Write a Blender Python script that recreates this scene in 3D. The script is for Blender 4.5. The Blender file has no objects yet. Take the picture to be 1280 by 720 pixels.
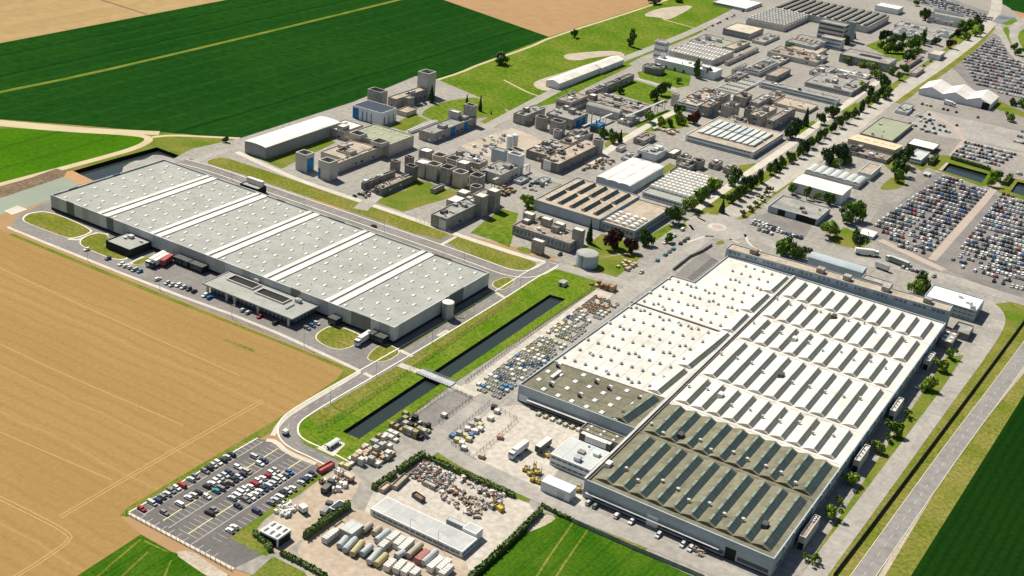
import bpy, bmesh, math, random
from mathutils import Vector, Matrix
from mathutils.geometry import tessellate_polygon
random.seed(7)
S = bpy.context.scene
COL = S.collection
# ---------------------------------------------------------------- camera, sky, sun, exposure
HC = 280.0                                   # flying height in metres
FOC, YAW, PIT, ROL = 1533.69, -.515769, .442568, .0979
_f = Vector((math.sin(YAW)*math.cos(PIT), math.cos(YAW)*math.cos(PIT), -math.sin(PIT)))
_r = Vector((math.cos(YAW), -math.sin(YAW), 0)); _u = _r.cross(_f)
_c, _s = math.cos(ROL), math.sin(ROL)
CR, CU = _c*_r+_s*_u, -_s*_r+_c*_u
cam = bpy.data.objects.new('camera', bpy.data.cameras.new('camera')); COL.objects.link(cam)
cam.matrix_world = Matrix(((CR.x, CU.x, -_f.x, 0), (CR.y, CU.y, -_f.y, 0), (CR.z, CU.z, -_f.z, HC), (0, 0, 0, 1)))
cam.data.sensor_width = 36; cam.data.lens = 36*FOC/1280; cam.data.clip_start = 1; cam.data.clip_end = 30000
S.camera = cam
SUN_EL, SUN_AZ = 53.0, 287.0                  # the sun stands to the left of the picture
w = bpy.data.worlds.new('World'); S.world = w; w.use_nodes = True
nt = w.node_tree; bg = nt.nodes['Background']
sky = nt.nodes.new('ShaderNodeTexSky'); sky.sky_type = 'NISHITA'; sky.sun_disc = False
sky.sun_elevation = math.radians(SUN_EL); sky.sun_rotation = math.radians(SUN_AZ)
nt.links.new(sky.outputs[0], bg.inputs[0]); bg.inputs[1].default_value = .054
sl = bpy.data.lights.new('sun', 'SUN'); sl.energy = 5.0; sl.angle = math.radians(.5); sl.color = (1, .93, .8)
so = bpy.data.objects.new('sun', sl); COL.objects.link(so)
az, el = math.radians(SUN_AZ), math.radians(SUN_EL)
sd = Vector((math.sin(az)*math.cos(el), math.cos(az)*math.cos(el), math.sin(el)))
so.rotation_euler = sd.to_track_quat('Z', 'Y').to_euler(); so.location = sd*900
S.view_settings.view_transform = 'Standard'; S.view_settings.look = 'None'
S.view_settings.exposure = .43; S.view_settings.gamma = 1; S.view_settings.use_curve_mapping = False
S.cycles.max_bounces = 4

# ---------------------------------------------------------------- survey: photo point at height z -> place on site (metres)
def G(px, py, z=0.):
    d = _f*FOC+CR*(px-640)-CU*(py-360); t = (z-HC)/d.z
    return (d.x*t, d.y*t)
def PX(x, y, z):
    d = Vector((x, y, z-HC)); k = FOC/d.dot(_f)
    return 640+k*d.dot(CR), 360-k*d.dot(CU)
def hfrom(p, hp):                              # wall height in metres from its height in the photo
    x, y = G(p[0], p[1]+hp); lo, hi = 0., 80.
    for _ in range(30):
        m = (lo+hi)/2
        if PX(x, y, m)[1] > p[1]: lo = m
        else: hi = m
    return lo

# ---------------------------------------------------------------- materials
M = {}
def mat(n, c, c2=None, s=.15, fine=.12, rough=.85, metal=0, spec=.25, stripes=(), rnd=False, fs=1.3, cells=None, bump=0, patch=None):
    m = bpy.data.materials.new(n); m.use_nodes = True; t = m.node_tree; N, Lk = t.nodes, t.links
    b = N['Principled BSDF']; b.inputs['Roughness'].default_value = rough; b.inputs['Metallic'].default_value = metal
    b.inputs['Specular IOR Level'].default_value = spec
    geo = N.new('ShaderNodeNewGeometry'); pos = geo.outputs['Position']
    def mix(fac, a, bb, mode='MIX'):
        x = N.new('ShaderNodeMix'); x.data_type = 'RGBA'; x.blend_type = mode
        for sock, v in ((x.inputs[0], fac), (x.inputs[6], a), (x.inputs[7], bb)):
            if hasattr(v, 'is_linked'): Lk.new(v, sock)
            elif isinstance(v, (int, float)): sock.default_value = v
            else: sock.default_value = (*v, 1)
        return x.outputs[2]
    def math_(op, a, bb=None):
        x = N.new('ShaderNodeMath'); x.operation = op
        for i, v in enumerate((a, bb)):
            if v is None: continue
            if hasattr(v, 'is_linked'): Lk.new(v, x.inputs[i])
            else: x.inputs[i].default_value = v
        return x.outputs[0]
    def noise(sc, det=5, dist=0):
        x = N.new('ShaderNodeTexNoise'); x.inputs['Scale'].default_value = sc; x.inputs['Detail'].default_value = det
        x.inputs['Distortion'].default_value = dist; Lk.new(pos, x.inputs['Vector']); return x.outputs[0]
    def ramp(v, a, bb):
        x = N.new('ShaderNodeMapRange'); x.inputs[1].default_value = a; x.inputs[2].default_value = bb; Lk.new(v, x.inputs[0]); return x.outputs[0]
    if rnd:
        oi = N.new('ShaderNodeObjectInfo'); col = oi.outputs['Color']
    else: col = c
    if c2: col = mix(ramp(noise(s, 7, .4), .36, .64), col, c2)
    for (dx, dy, period, wid, sc, amt, dst) in stripes:
        v = N.new('ShaderNodeVectorMath'); v.operation = 'DOT_PRODUCT'; Lk.new(pos, v.inputs[0]); v.inputs[1].default_value = (dx/period, dy/period, 0)
        q = v.outputs['Value']
        if dst: q = math_('ADD', q, math_('MULTIPLY', noise(.03, 3), dst))
        q = math_('FRACT', q)
        q = math_('SUBTRACT', 1., ramp(math_('ABSOLUTE', math_('SUBTRACT', q, .5)), wid*.4, wid*.6))
        col = mix(math_('MULTIPLY', q, amt), col, sc)
    if cells:                                   # upright cladding panels of uneven width and tone
        sx = N.new('ShaderNodeSeparateXYZ'); Lk.new(pos, sx.inputs[0])
        vo = N.new('ShaderNodeTexVoronoi'); vo.voronoi_dimensions = '1D'; vo.inputs['Scale'].default_value = cells
        Lk.new(math_('ADD', sx.outputs[0], sx.outputs[1]), vo.inputs['W'])
        g_ = N.new('ShaderNodeSeparateColor'); Lk.new(vo.outputs['Color'], g_.inputs[0])
        k = ramp(g_.outputs[0], .0, 1.); k2 = math_('GREATER_THAN', g_.outputs[1], .8)
        col = mix(math_('MULTIPLY', k, .35), col, (.9, .92, .9)); col = mix(math_('MULTIPLY', k2, .7), col, (.05, .06, .06))
    if patch:                                   # laid sheets and repairs, each a slightly different tone
        v = N.new('ShaderNodeVectorMath'); v.operation = 'MULTIPLY'; Lk.new(pos, v.inputs[0]); v.inputs[1].default_value = (1/patch[0], 1/patch[1], 0)
        v2 = N.new('ShaderNodeVectorMath'); v2.operation = 'FLOOR'; Lk.new(v.outputs[0], v2.inputs[0])
        wn = N.new('ShaderNodeTexWhiteNoise'); wn.noise_dimensions = '2D'; Lk.new(v2.outputs[0], wn.inputs[0])
        col = mix(1., col, mix(wn.outputs[0], (1-patch[2],)*3, (1+patch[2]*.6,)*3), 'MULTIPLY')
        col = mix(1., col, mix(ramp(noise(.11, 6, 1.2), .42, .75), (1, 1, 1), (1-patch[2]*1.8, 1-patch[2]*1.8, 1-patch[2]*1.9)), 'MULTIPLY')
    if fine:
        col = mix(1., col, mix(ramp(noise(fs, 4), .3, .7), (1-fine*1.6,)*3, (1+fine,)*3), 'MULTIPLY')
    if hasattr(col, 'is_linked'): Lk.new(col, b.inputs['Base Color'])
    else: b.inputs['Base Color'].default_value = (*col, 1)
    if bump:
        bp = N.new('ShaderNodeBump'); bp.inputs['Strength'].default_value = bump; bp.inputs['Distance'].default_value = .3
        Lk.new(noise(fs*.6, 5), bp.inputs['Height']); Lk.new(bp.outputs[0], b.inputs['Normal'])
    M[n] = m; return m
def dirn(a, b):
    p, q = Vector(G(*a)), Vector(G(*b)); d = (q-p).normalized(); return d
dw = dirn((0, 353), (200, 440)); dg = dirn((0, 115), (500, 0)); dm = dirn((600, 720), (740, 600))
mat('wheat', (.315, .2, .079), (.298, .189, .073), .008, .055, spec=0, stripes=((-dw.y, dw.x, 24, .04, (.38, .255, .115), .4, .25), (-dw.y, dw.x, 7.1, .3, (.245, .152, .057), .35, .9), (-dw.y, dw.x, 61, .4, (.275, .172, .064), .4, .6)), fs=.5)
mat('deep_crop', (.0065, .030, .004), (.009, .036, .0045), .01, .14, spec=0, stripes=((-dm.y, dm.x, 26, .06, (.009, .034, .005), .6, .2), (-dm.y, dm.x, 4, .4, (.004, .02, .003), .4, .3)), fs=.5)
mat('track_pale', (.42, .285, .125), None, spec=0)
mat('stubble', (.35, .25, .12), (.31, .215, .105), .006, .06, stripes=((-dg.y, dg.x, 40, .3, (.40, .28, .14), .3, .5),), fs=.1, spec=0)
mat('bare_field', (.35, .225, .12), (.32, .205, .108), .005, .05, fs=.08, spec=0)
mat('dark_crop', (.0085, .046, .0065), (.013, .057, .007), .008, .14, spec=0, stripes=((-dg.y, dg.x, 44, .06, (.004, .028, .006), .8, .12), (-dg.y, dg.x, 21, .3, (.017, .068, .009), .4, .3), (-dg.y, dg.x, 6, .4, (.008, .046, .008), .4, .5)), fs=.15)
mat('green_crop', (.042, .125, .005), (.06, .15, .006), .02, .12, stripes=((-dg.y, dg.x, 30, .12, (.03, .09, .006), .6, .2), (-dg.y, dg.x, 7, .4, (.055, .145, .008), .3, .5)), fs=.3, spec=0)
mat('near_crop', (.026, .09, .004), (.06, .125, .008), .05, .2, spec=0, stripes=((-dm.y, dm.x, 9, .2, (.02, .08, .006), .5, .1), (-dm.y, dm.x, 2.1, .4, (.05, .13, .012), .4, .3)), fs=.8)
mat('meadow', (.08, .156, .012), (.142, .185, .026), .025, .24, fs=.3, spec=0)
mat('lawn', (.098, .158, .016), (.185, .185, .042), .06, .2, fs=.8, spec=0)
mat('rough_lawn', (.13, .158, .02), (.205, .19, .05), .05, .24, fs=.6, spec=0)
mat('bank_grass', (.085, .165, .010), (.14, .19, .022), .06, .26, fs=.6, spec=0)
mat('dirt', (.37, .31, .235), (.44, .385, .31), .08, .14, fs=.7)
mat('orange_earth', (.42, .24, .11), (.36, .21, .1), .1, .1)
mat('brown_earth', (.13, .085, .05), (.18, .12, .07), .1, .3, fs=.5)
mat('yard', (.255, .242, .218), (.30, .284, .253), .02, .14, fs=.3, stripes=((1, 0, 17, .02, (.17, .16, .145), .45, 0), (0, 1, 23, .014, (.17, .16, .145), .45, 0), (1, .2, 90, .5, (.285, .27, .24), .5, .6)))
mat('pale_yard', (.43, .395, .345), (.48, .445, .39), .04, .14, fs=.4, stripes=((1, 0, 7, .03, (.3, .275, .24), .4, 0), (0, 1, 7, .03, (.3, .275, .24), .4, 0)))
mat('tan_yard', (.36, .29, .22), (.43, .36, .28), .06, .12, fs=.4)
mat('asphalt', (.19, .18, .17), (.225, .21, .20), .05, .10, fs=.5, patch=(11, 17, .09))
mat('car_park_ground', (.24, .222, .203), (.28, .258, .235), .03, .14, fs=.4, patch=(23, 31, .08))
mat('dark_asphalt', (.115, .108, .105), (.14, .13, .125), .08, .10, fs=.6)
mat('highway', (.22, .21, .20), (.25, .24, .23), .04, .12, fs=.3)
mat('old_road', (.31, .292, .265), (.355, .335, .305), .04, .10, fs=.4, patch=(9, 13, .08))
mat('avenue', (.385, .36, .32), (.43, .405, .36), .05, .1, fs=.4, patch=(9, 13, .07))
mat('pink_path', (.37, .31, .265), (.42, .34, .29), .08, .1)
mat('path', (.54, .50, .435), (.46, .425, .365), .1, .12)
mat('chalk', (.50, .42, .27), (.44, .36, .22), .05, .14)
mat('kerb', (.72, .68, .60), (.62, .58, .51), .2, .06)
mat('line', (.58, .57, .53), (.45, .44, .42), .5, .08)
mat('yellow_line', (.62, .60, .30), (.5, .5, .27), .4, .08)
mat('water', (.022, .032, .027), None, rough=.12, fine=0, spec=.5)
mat('green_water', (.19, .23, .17), (.23, .26, .19), .03, .04, rough=.4, spec=.3)
mat('pond_blue', (.06, .10, .14), (.3, .28, .24), .03, .1, rough=.3, spec=.4)
mat('liner', (.012, .013, .012), None, fine=.2)
mat('retaining', (.05, .052, .045), (.03, .032, .03), .2, .2)
# walls and roofs
mat('conc', (.40, .38, .345), (.30, .285, .255), .09, .16, fs=.4, stripes=((1, 1, 3.4, .1, (.16, .15, .135), .55, 0),))
mat('conc_pale', (.55, .53, .49), (.46, .44, .40), .1, .1)
mat('conc_dark', (.26, .25, .23), (.19, .18, .165), .1, .18, stripes=((1, 1, 3.4, .1, (.10, .095, .085), .55, 0),))
mat('beige', (.56, .51, .425), (.48, .43, .355), .1, .1, stripes=((1, 1, 4.2, .06, (.3, .27, .22), .5, 0),))
mat('white_wall', (.75, .77, .77), (.66, .68, .68), .1, .06)
mat('blue_grey', (.40, .46, .49), (.34, .395, .425), .1, .07)
mat('grey_clad', (.30, .325, .325), (.27, .29, .29), .1, .05, stripes=((1, 1, 1.1, .2, (.22, .24, .24), .35, 0),))
mat('panel', (.36, .39, .375), None, .1, .04, cells=.16)
mat('black_wall', (.022, .025, .027), None, fine=.1)
mat('r_white', (.76, .735, .68), (.66, .635, .585), .12, .05, fs=.8, patch=(5, 7, .07))
mat('r_white2', (.68, .655, .60), (.60, .57, .52), .07, .06, fs=.5, patch=(4.5, 9, .09))
mat('r_pale', (.34, .352, .322), (.315, .325, .30), .05, .06, fs=.7, patch=(9, 3.3, .07))
mat('r_green', (.165, .158, .108), (.205, .195, .135), .07, .12, fs=.5, patch=(5, 8, .13))
mat('r_moss', (.26, .29, .19), (.31, .33, .24), .08, .08)
mat('r_beige', (.47, .395, .31), (.38, .32, .25), .08, .16, fs=.5, patch=(6, 7, .1))
mat('r_brown', (.29, .24, .195), (.37, .31, .255), .12, .2, fs=.5, patch=(5, 7, .14))
mat('r_grey', (.27, .265, .25), (.34, .33, .31), .08, .12, fs=.5, patch=(5, 7, .14))
mat('r_dark', (.12, .115, .105), (.18, .17, .155), .12, .15)
mat('r_blue', (.035, .05, .075), (.045, .06, .09), .2, .08, stripes=((1, 0, 1.5, .2, (.02, .03, .05), .6, 0),))
mat('r_red', (.25, .13, .1), (.3, .17, .14), .15, .1)
mat('r_rib', (.52, .53, .515), (.44, .45, .44), .1, .06, patch=(4.8, 6, .1), stripes=((1, 0, 2.4, .12, (.40, .42, .40), .6, 0),))
mat('r_ribw', (.74, .74, .71), (.66, .66, .63), .15, .05, stripes=((1, 0, 5.2, .05, (.5, .5, .48), .6, 0), (0, 1, 6, .06, (.55, .55, .53), .5, 0)))
mat('r_sheet', (.50, .53, .52), (.43, .46, .45), .1, .06, stripes=((1, 0, 6.5, .06, (.30, .32, .31), .7, 0),))
mat('r_cream', (.58, .52, .41), (.5, .44, .345), .12, .08, patch=(5, 7, .1))
mat('cream_sheet', (.62, .52, .36), (.56, .46, .31), .12, .06)
mat('gravel', (.36, .34, .31), (.27, .26, .24), .1, .2)
mat('glass', (.03, .045, .055), None, fine=0, rough=.15, spec=.5)
mat('glazing', (.03, .046, .047), (.045, .065, .062), .4, .1, rough=.4, spec=.3, stripes=((.0, 1, 2.2, .1, (.10, .14, .13), .6, 0),))
mat('glazing_w', (.115, .132, .118), (.15, .168, .15), .4, .1, rough=.45, spec=.3, stripes=((.0, 1, 2.2, .12, (.22, .245, .225), .5, 0),))
mat('band', (.10, .14, .17), None, fine=.05, rough=.2, spec=.5, stripes=((1, 1, 2.6, .22, (.42, .46, .48), .8, 0),))
mat('teal', (.17, .235, .195), (.23, .30, .25), .6, .08)
mat('blue_door', (.02, .16, .36), (.03, .2, .42), .3, .05)
mat('dome', (.80, .78, .74), None, fine=.04, rough=.35)
mat('metal', (.50, .51, .51), (.40, .41, .41), .3, .06, rough=.45, metal=.4)
mat('dark_metal', (.06, .065, .065), (.09, .095, .095), .5, .1, rough=.5)
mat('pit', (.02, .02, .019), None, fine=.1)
mat('tyre', (.02, .02, .02), None, fine=0)
mat('rust', (.17, .085, .055), (.25, .15, .10), .6, .15)
mat('bark', (.09, .06, .04), None, fine=.2)
mat('leaf', (.05, .1, .015), None, rnd=True, fine=.35, rough=.7, fs=.9)
mat('hedge_leaf', (.06, .105, .024), (.10, .15, .034), .3, .3, rough=.7, fs=1.5)
mat('paint', (.5, .5, .5), None, rnd=True, fine=.03, rough=.3, spec=.5)
mat('crate', (.5, .5, .5), None, rnd=True, fine=.2, rough=.7)

# ---------------------------------------------------------------- mesh helpers
class MB:
    def __init__(s): s.v = []; s.f = []; s.m = []
    def add(s, vs, fs, mi=0):
        o = len(s.v); s.v += [tuple(v) for v in vs]; s.f += [tuple(o+i for i in f) for f in fs]; s.m += [mi]*len(fs)
    def box(s, x0, x1, y0, y1, z0, z1, mi=0, bot=False):
        s.prism([(x0, y0), (x1, y0), (x1, y1), (x0, y1)], z0, z1, mi, bot)
    def prism(s, pts, z0, z1, mi=0, bot=False, top=True, tz=None):
        n = len(pts); vs = [(*p, z0) for p in pts]+[(*p, z1) for p in (tz or pts)]
        fs = [(i, (i+1) % n, n+(i+1) % n, n+i) for i in range(n)]
        if top: fs.append(tuple(range(n, 2*n)))
        if bot: fs.append(tuple(range(n-1, -1, -1)))
        s.add(vs, fs, mi)
    def obox(s, c, d, L, W, z0, z1, mi=0, taper=1.):
        dx, dy = d; l, w_ = L/2, W/2
        q = lambda a, b: (c[0]+a*dx-b*dy, c[1]+a*dy+b*dx)
        P_ = [(-l, -w_), (l, -w_), (l, w_), (-l, w_)]
        s.prism([q(*p) for p in P_], z0, z1, mi, tz=[q(p[0]*taper, p[1]*taper) for p in P_])
    def ring(s, pts, ins, z0, z1, zi):            # walls with a rim and inner parapet faces
        n = len(pts)
        vs = [(*p, z0) for p in pts]+[(*p, z1) for p in pts]+[(*p, z1) for p in ins]+[(*p, zi) for p in ins]
        fs = []
        for k in range(3): fs += [(k*n+i, k*n+(i+1) % n, (k+1)*n+(i+1) % n, (k+1)*n+i) for i in range(n)]
        s.add(vs, fs)
    def cyl(s, cx, cy, r, z0, z1, n=12, mi=0, r2=None, a0=0.):
        A = [a0+2*math.pi*i/n for i in range(n)]; r2 = r if r2 is None else r2
        s.prism([(cx+r*math.cos(a), cy+r*math.sin(a)) for a in A], z0, z1, mi, tz=[(cx+r2*math.cos(a), cy+r2*math.sin(a)) for a in A])
    def extrude(s, prof, o, d, length, mi=0, caps=True):  # prof (u,z) across d, swept along d
        nx, ny = -d[1], d[0]; n = len(prof)
        vs = [(o[0]-u*nx, o[1]-u*ny, z) for u, z in prof]+[(o[0]-u*nx+d[0]*length, o[1]-u*ny+d[1]*length, z) for u, z in prof]
        fs = [(i, i+1, n+i+1, n+i) for i in range(n-1)]
        if caps: fs += [tuple(range(n-1, -1, -1)), tuple(range(n, 2*n)), (n-1, 0, n, 2*n-1)]
        s.add(vs, fs, mi)
    def tri(s, a, b, c, mi=0): s.add([a, b, c], [(0, 1, 2)], mi)
    def bar(s, a, b, t, mi=0):
        a, b = Vector(a), Vector(b); d = (b-a).normalized(); k = Vector((0, 0, 1)) if abs(d.z) < .9 else Vector((1, 0, 0))
        p = d.cross(k).normalized()*t/2; q = d.cross(p).normalized()*t/2
        vs = [a+p+q, a+p-q, a-p-q, a-p+q, b+p+q, b+p-q, b-p-q, b-p+q]
        s.add(vs, [(0, 1, 5, 4), (1, 2, 6, 5), (2, 3, 7, 6), (3, 0, 4, 7), (0, 3, 2, 1), (4, 5, 6, 7)], mi)
    def build(s, name, mats, parent=None, loc=None, smooth=False):
        me = bpy.data.meshes.new(name)
        off = Vector(loc) if loc is not None else (parent_loc(parent) if parent else Vector((0, 0, 0)))
        me.from_pydata([(v[0]-off.x, v[1]-off.y, v[2]-off.z) for v in s.v], [], s.f)
        for m in (mats if isinstance(mats, (list, tuple)) else [mats]): me.materials.append(M[m])
        if any(s.m): me.polygons.foreach_set('material_index', s.m)
        bm = bmesh.new(); bm.from_mesh(me); bmesh.ops.recalc_face_normals(bm, faces=bm.faces); bm.to_mesh(me); bm.free()
        if smooth:
            for p in me.polygons: p.use_smooth = True
        o = bpy.data.objects.new(name, me); COL.objects.link(o)
        if parent: o.parent = parent
        else: o.location = off
        return o
def parent_loc(p):
    v = Vector((0, 0, 0))
    while p is not None: v += p.location; p = p.parent
    return v
def tag(o, label=None, cat=None, group=None, kind=None):
    if label: o['label'] = label
    if cat: o['category'] = cat
    if group: o['group'] = group
    if kind: o['kind'] = kind
    return o
def thing(name, label, cat, loc, group=None):
    o = bpy.data.objects.new(name, None); COL.objects.link(o); o.location = loc; o.empty_display_size = 1
    return tag(o, label, cat, group)
ORD = 'first second third fourth fifth sixth seventh eighth ninth tenth eleventh twelfth thirteenth fourteenth fifteenth sixteenth seventeenth eighteenth nineteenth twentieth'.split()
TENS = {2: 'twenty', 3: 'thirty', 4: 'forty', 5: 'fifty', 6: 'sixty', 7: 'seventy'}
def ordw(i):
    if i < 20: return ORD[i]
    t, u = divmod(i+1, 10)
    return TENS[t]+('-'+ORD[u-1] if u else '') if u else TENS[t][:-1]+'ieth'
def chaikin(p, n, closed=True):
    for _ in range(n):
        q = []
        rng = range(len(p)) if closed else range(len(p)-1)
        if not closed: q.append(p[0])
        for i in rng:
            a, b = p[i], p[(i+1) % len(p)]
            q += [(.75*a[0]+.25*b[0], .75*a[1]+.25*b[1]), (.25*a[0]+.75*b[0], .25*a[1]+.75*b[1])]
        if not closed: q.append(p[-1])
        p = q
    return p
def sheet(name, pts, z, m, holes=(), rnd=0, kind='structure', world=False):
    P_ = list(pts) if world else [G(*p) for p in pts]
    P_ = chaikin(P_, rnd) if rnd else P_
    if holes:
        bm = bmesh.new()
        for l in [P_]+list(holes):
            vs = [bm.verts.new((*p, z)) for p in l]
            for i in range(len(vs)): bm.edges.new((vs[i], vs[(i+1) % len(vs)]))
        bmesh.ops.triangle_fill(bm, use_beauty=True, use_dissolve=False, edges=bm.edges[:])
        for f in bm.faces:
            if f.normal.z < 0: f.normal_flip()
        me = bpy.data.meshes.new(name); bm.to_mesh(me); bm.free(); me.materials.append(M[m])
        o = bpy.data.objects.new(name, me); COL.objects.link(o); return tag(o, kind=kind)
    fl = [Vector((*p, z)) for p in P_]
    b = MB(); b.add(fl, [t for t in tessellate_polygon([fl])])
    return tag(b.build(name, m), kind=kind)
def offset_line(P_, w_):
    out = []
    for i in range(len(P_)):
        a = Vector(P_[max(i-1, 0)]); b = Vector(P_[min(i+1, len(P_)-1)]); d = (b-a).normalized()
        out.append((P_[i][0]-d.y*w_, P_[i][1]+d.x*w_))
    return out
def ribbon(name, pts, wid, z, m, rnd=2, kind='structure', th=0, world=False):
    P_ = list(pts) if world else [G(*p) for p in pts]
    P_ = chaikin(P_, rnd, False)
    A, B = offset_line(P_, wid/2), offset_line(P_, -wid/2); n = len(P_); b = MB()
    if th:
        b.prism(B+A[::-1], z, z+th, top=False)
        b.add([(*p, z+th) for p in B+A], [(i, i+1, n+i+1, n+i) for i in range(n-1)])
    else: b.add([(*p, z) for p in B+A], [(i, i+1, n+i+1, n+i) for i in range(n-1)])
    return tag(b.build(name, m), kind=kind)
def dashes(pts, z, on=3, off=4.5, wid=.22, name='road_marking', m='line'):
    P_ = chaikin([G(*p) for p in pts], 2, False); b = MB(); acc = 0; s = 0
    tot = []
    for a, c in zip(P_, P_[1:]): tot.append((Vector(a), Vector(c), (Vector(c)-Vector(a)).length))
    for a, c, L in tot:
        d = (c-a).normalized(); t = -s
        while t < L:
            t0, t1 = max(t, 0), min(t+on, L)
            if t1 > t0: q = a+d*(t0+t1)/2; b.obox((q.x, q.y), (d.x, d.y), t1-t0, wid, z, z+.004)
            t += on+off
        s = (s+L) % (on+off)
    return tag(b.build(name, m), kind='structure')
def near(lst, key=lambda p: p):                 # nearest to the camera first
    return sorted(lst, key=lambda p: key(p)[0]**2+key(p)[1]**2)
# ================================================================ ground, fields, water, roads
CANAL = [G(*p) for p in ((428, 540), (449, 549), (707, 374), (687, 368.5))]
LPOND = [G(*p) for p in ((91, 213.5), (195, 183.5), (228, 194.5), (203, 208), (116, 226))]
EPOND1 = [G(*p) for p in ((1173, 212), (1183, 203), (1235, 217.5), (1227, 229))]
EPOND2 = [G(*p) for p in ((1263, 240), (1272, 227), (1310, 236), (1305, 252))]
HOLES = [CANAL, LPOND, EPOND1, EPOND2]
sheet('ground', [(-7000, -1500), (7000, -1500), (7000, 11000), (-7000, 11000)], 0, 'bare_field', HOLES, world=True)
def basin(pts, zt, wm, zw, name='water', wall='retaining'):
    n = len(pts); b = MB()
    b.add([(*p, zt) for p in pts]+[(*p, zw-1) for p in pts], [(i, (i+1) % n, n+(i+1) % n, n+i) for i in range(n)])
    tag(b.build('basin_wall', wall), kind='structure')
    sheet(name, pts, zw, wm, world=True)
basin(CANAL, .16, 'water', -1.1); basin(LPOND, .02, 'water', -2.2, wall='liner')
sheet('gravel_bed', [(150, 207), (166, 197), (180, 196), (194, 187.5), (226, 197), (205, 210), (160, 220)], -2.18, 'gravel', rnd=1)
basin(EPOND1, .12, 'water', -1.6); basin(EPOND2, .12, 'water', -1.6)
# fields
sheet('stubble_field', [(-260, 105), (0, 54), (282, 0), (460, -34), (-200, -70)], .012, 'stubble')
sheet('crop_field', [(-300, 100), (0, 54), (282, 0), (457, -33), (555, 0), (686, 46), (545, 101), (400, 147), (345, 172), (300, 174), (200, 165), (0, 149), (-300, 125)], .02, 'dark_crop')
ribbon('field_track', [(-40, 124), (0, 115), (100, 95), (250, 60), (400, 24), (510, -3)], 4.5, .03, 'lawn', 1)
ribbon('field_track', [(100, -8), (130, 1), (165, 12), (183, 18)], 3, .03, 'brown_earth', 0)
sheet('meadow', [(686, 46), (833, -1), (900, -25), (965, -20), (930, 12), (870, 44), (800, 72), (700, 128), (640, 150), (545, 135), (520, 118), (545, 101)], .02, 'meadow')
sheet('crop_field', [(-200, 175), (0, 160), (60, 162), (170, 168), (187, 174), (180, 181), (140, 195), (0, 231), (-200, 285)], .02, 'green_crop', rnd=1)
sheet('verge', [(-200, 125), (0, 148), (100, 158), (200, 164), (235, 169), (300, 172), (345, 171), (310, 186), (262, 196), (228, 196), (196, 184), (90, 213), (-200, 300)], .014, 'lawn')
ribbon('farm_track', [(-60, 146), (0, 152.5), (60, 158), (120, 163), (199, 166.5)], 8, .026, 'chalk', 1)
ribbon('farm_track', [(-60, 150), (0, 156), (80, 163), (170, 168), (190, 173), (175, 183), (140, 194), (0, 231), (-80, 252)], 5.5, .03, 'chalk', 2)
ribbon('field_track', [(190, 171.5), (212, 169), (260, 171), (300, 173)], 3.5, .032, 'chalk', 1)
ribbon('earth_bank', [(-60, 257), (0, 240), (50, 226), (82, 214)], 15, .034, 'brown_earth', 0)
sheet('basin_floor', [(-60, 264), (6, 246), (80, 221), (100, 230), (62, 250), (35, 259), (-60, 285)], .04, 'green_water')
sheet('earth_bank', [(80, 221), (84, 214), (92, 214), (117, 226), (100, 231)], .044, 'orange_earth')
sheet('concrete_pad', [(5, 264), (22, 257), (35, 262), (15, 269)], .14, 'path')
sheet('wheat_field', [(-500, 190), (0, 287), (20, 297), (200, 369), (330, 421), (430, 462), (421, 476), (340, 530), (160, 637), (150, 645), (176, 668), (92, 724), (-100, 860), (-700, 1100), (-1500, 700)], .02, 'wheat')
sheet('crop_field', [(90, 724), (176, 668), (215, 690), (262, 704), (290, 722), (180, 1000), (-250, 1000)], .03, 'near_crop')
sheet('bare_patch', [(215, 690), (240, 688), (262, 704), (292, 722), (262, 722), (246, 712)], .034, 'dirt', rnd=1)
for pts in ([(76, 648), (200, 575), (330, 502)], [(74, 645), (198, 572), (328, 499)], [(0, 620), (60, 650), (85, 664), (92, 674), (60, 698), (20, 722)], [(-4, 623), (57, 653), (81, 667), (87, 674), (56, 696), (14, 722)], [(0, 335), (120, 390), (300, 470)], [(0, 430), (80, 468), (230, 532)], [(0, 540), (60, 566), (140, 600)]):
    ribbon('tractor_track', pts, .5, .03, 'track_pale', 1)
for pts in ([(120, 722), (150, 696), (176, 674)], [(150, 722), (185, 690)], [(205, 722), (214, 700)], [(180, 676), (210, 690)]): ribbon('tractor_track', pts, .7, .036, 'rough_lawn', 1)
ribbon('weed_strip', [(281, 425), (300, 432), (318, 439)], 2.2, .032, 'rough_lawn', 0)
sheet('verge', [(16, 292), (200, 366), (330, 418), (446, 464), (446, 470), (425, 485), (345, 537), (165, 638), (160, 646), (150, 645), (160, 634), (340, 528), (421, 474), (430, 462), (330, 421), (200, 371), (10, 293)], .05, 'lawn')
sheet('crop_field', [(860, 1110), (1128, 724), (1282, 490), (1420, 270), (1560, 40), (3200, 300), (2600, 1300)], .02, 'deep_crop')
sheet('verge', [(740, 1060), (1005, 724), (1252, 392), (1300, 330), (1360, 240), (1480, 40), (1560, 40), (1420, 270), (1282, 490), (1136, 724), (870, 1110)], .03, 'rough_lawn')
sheet('crop_field', [(330, 1000), (590, 722), (676, 640), (700, 646), (870, 722), (960, 762), (760, 1010)], .03, 'near_crop')
sheet('bare_patch', [(676, 641), (697, 646), (686, 655), (655, 668), (668, 650)], .036, 'dirt', rnd=1)
for a in ((720, 648), (742, 652)): ribbon('tractor_track', [(a[0]-60, a[1]+90), (a[0]-35, a[1]+50), a], .8, .034, 'rough_lawn', 0)
sheet('crop_field', [(1188, -6), (1295, 20), (1500, 20), (1400, -60)], .02, 'dark_crop')
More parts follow.
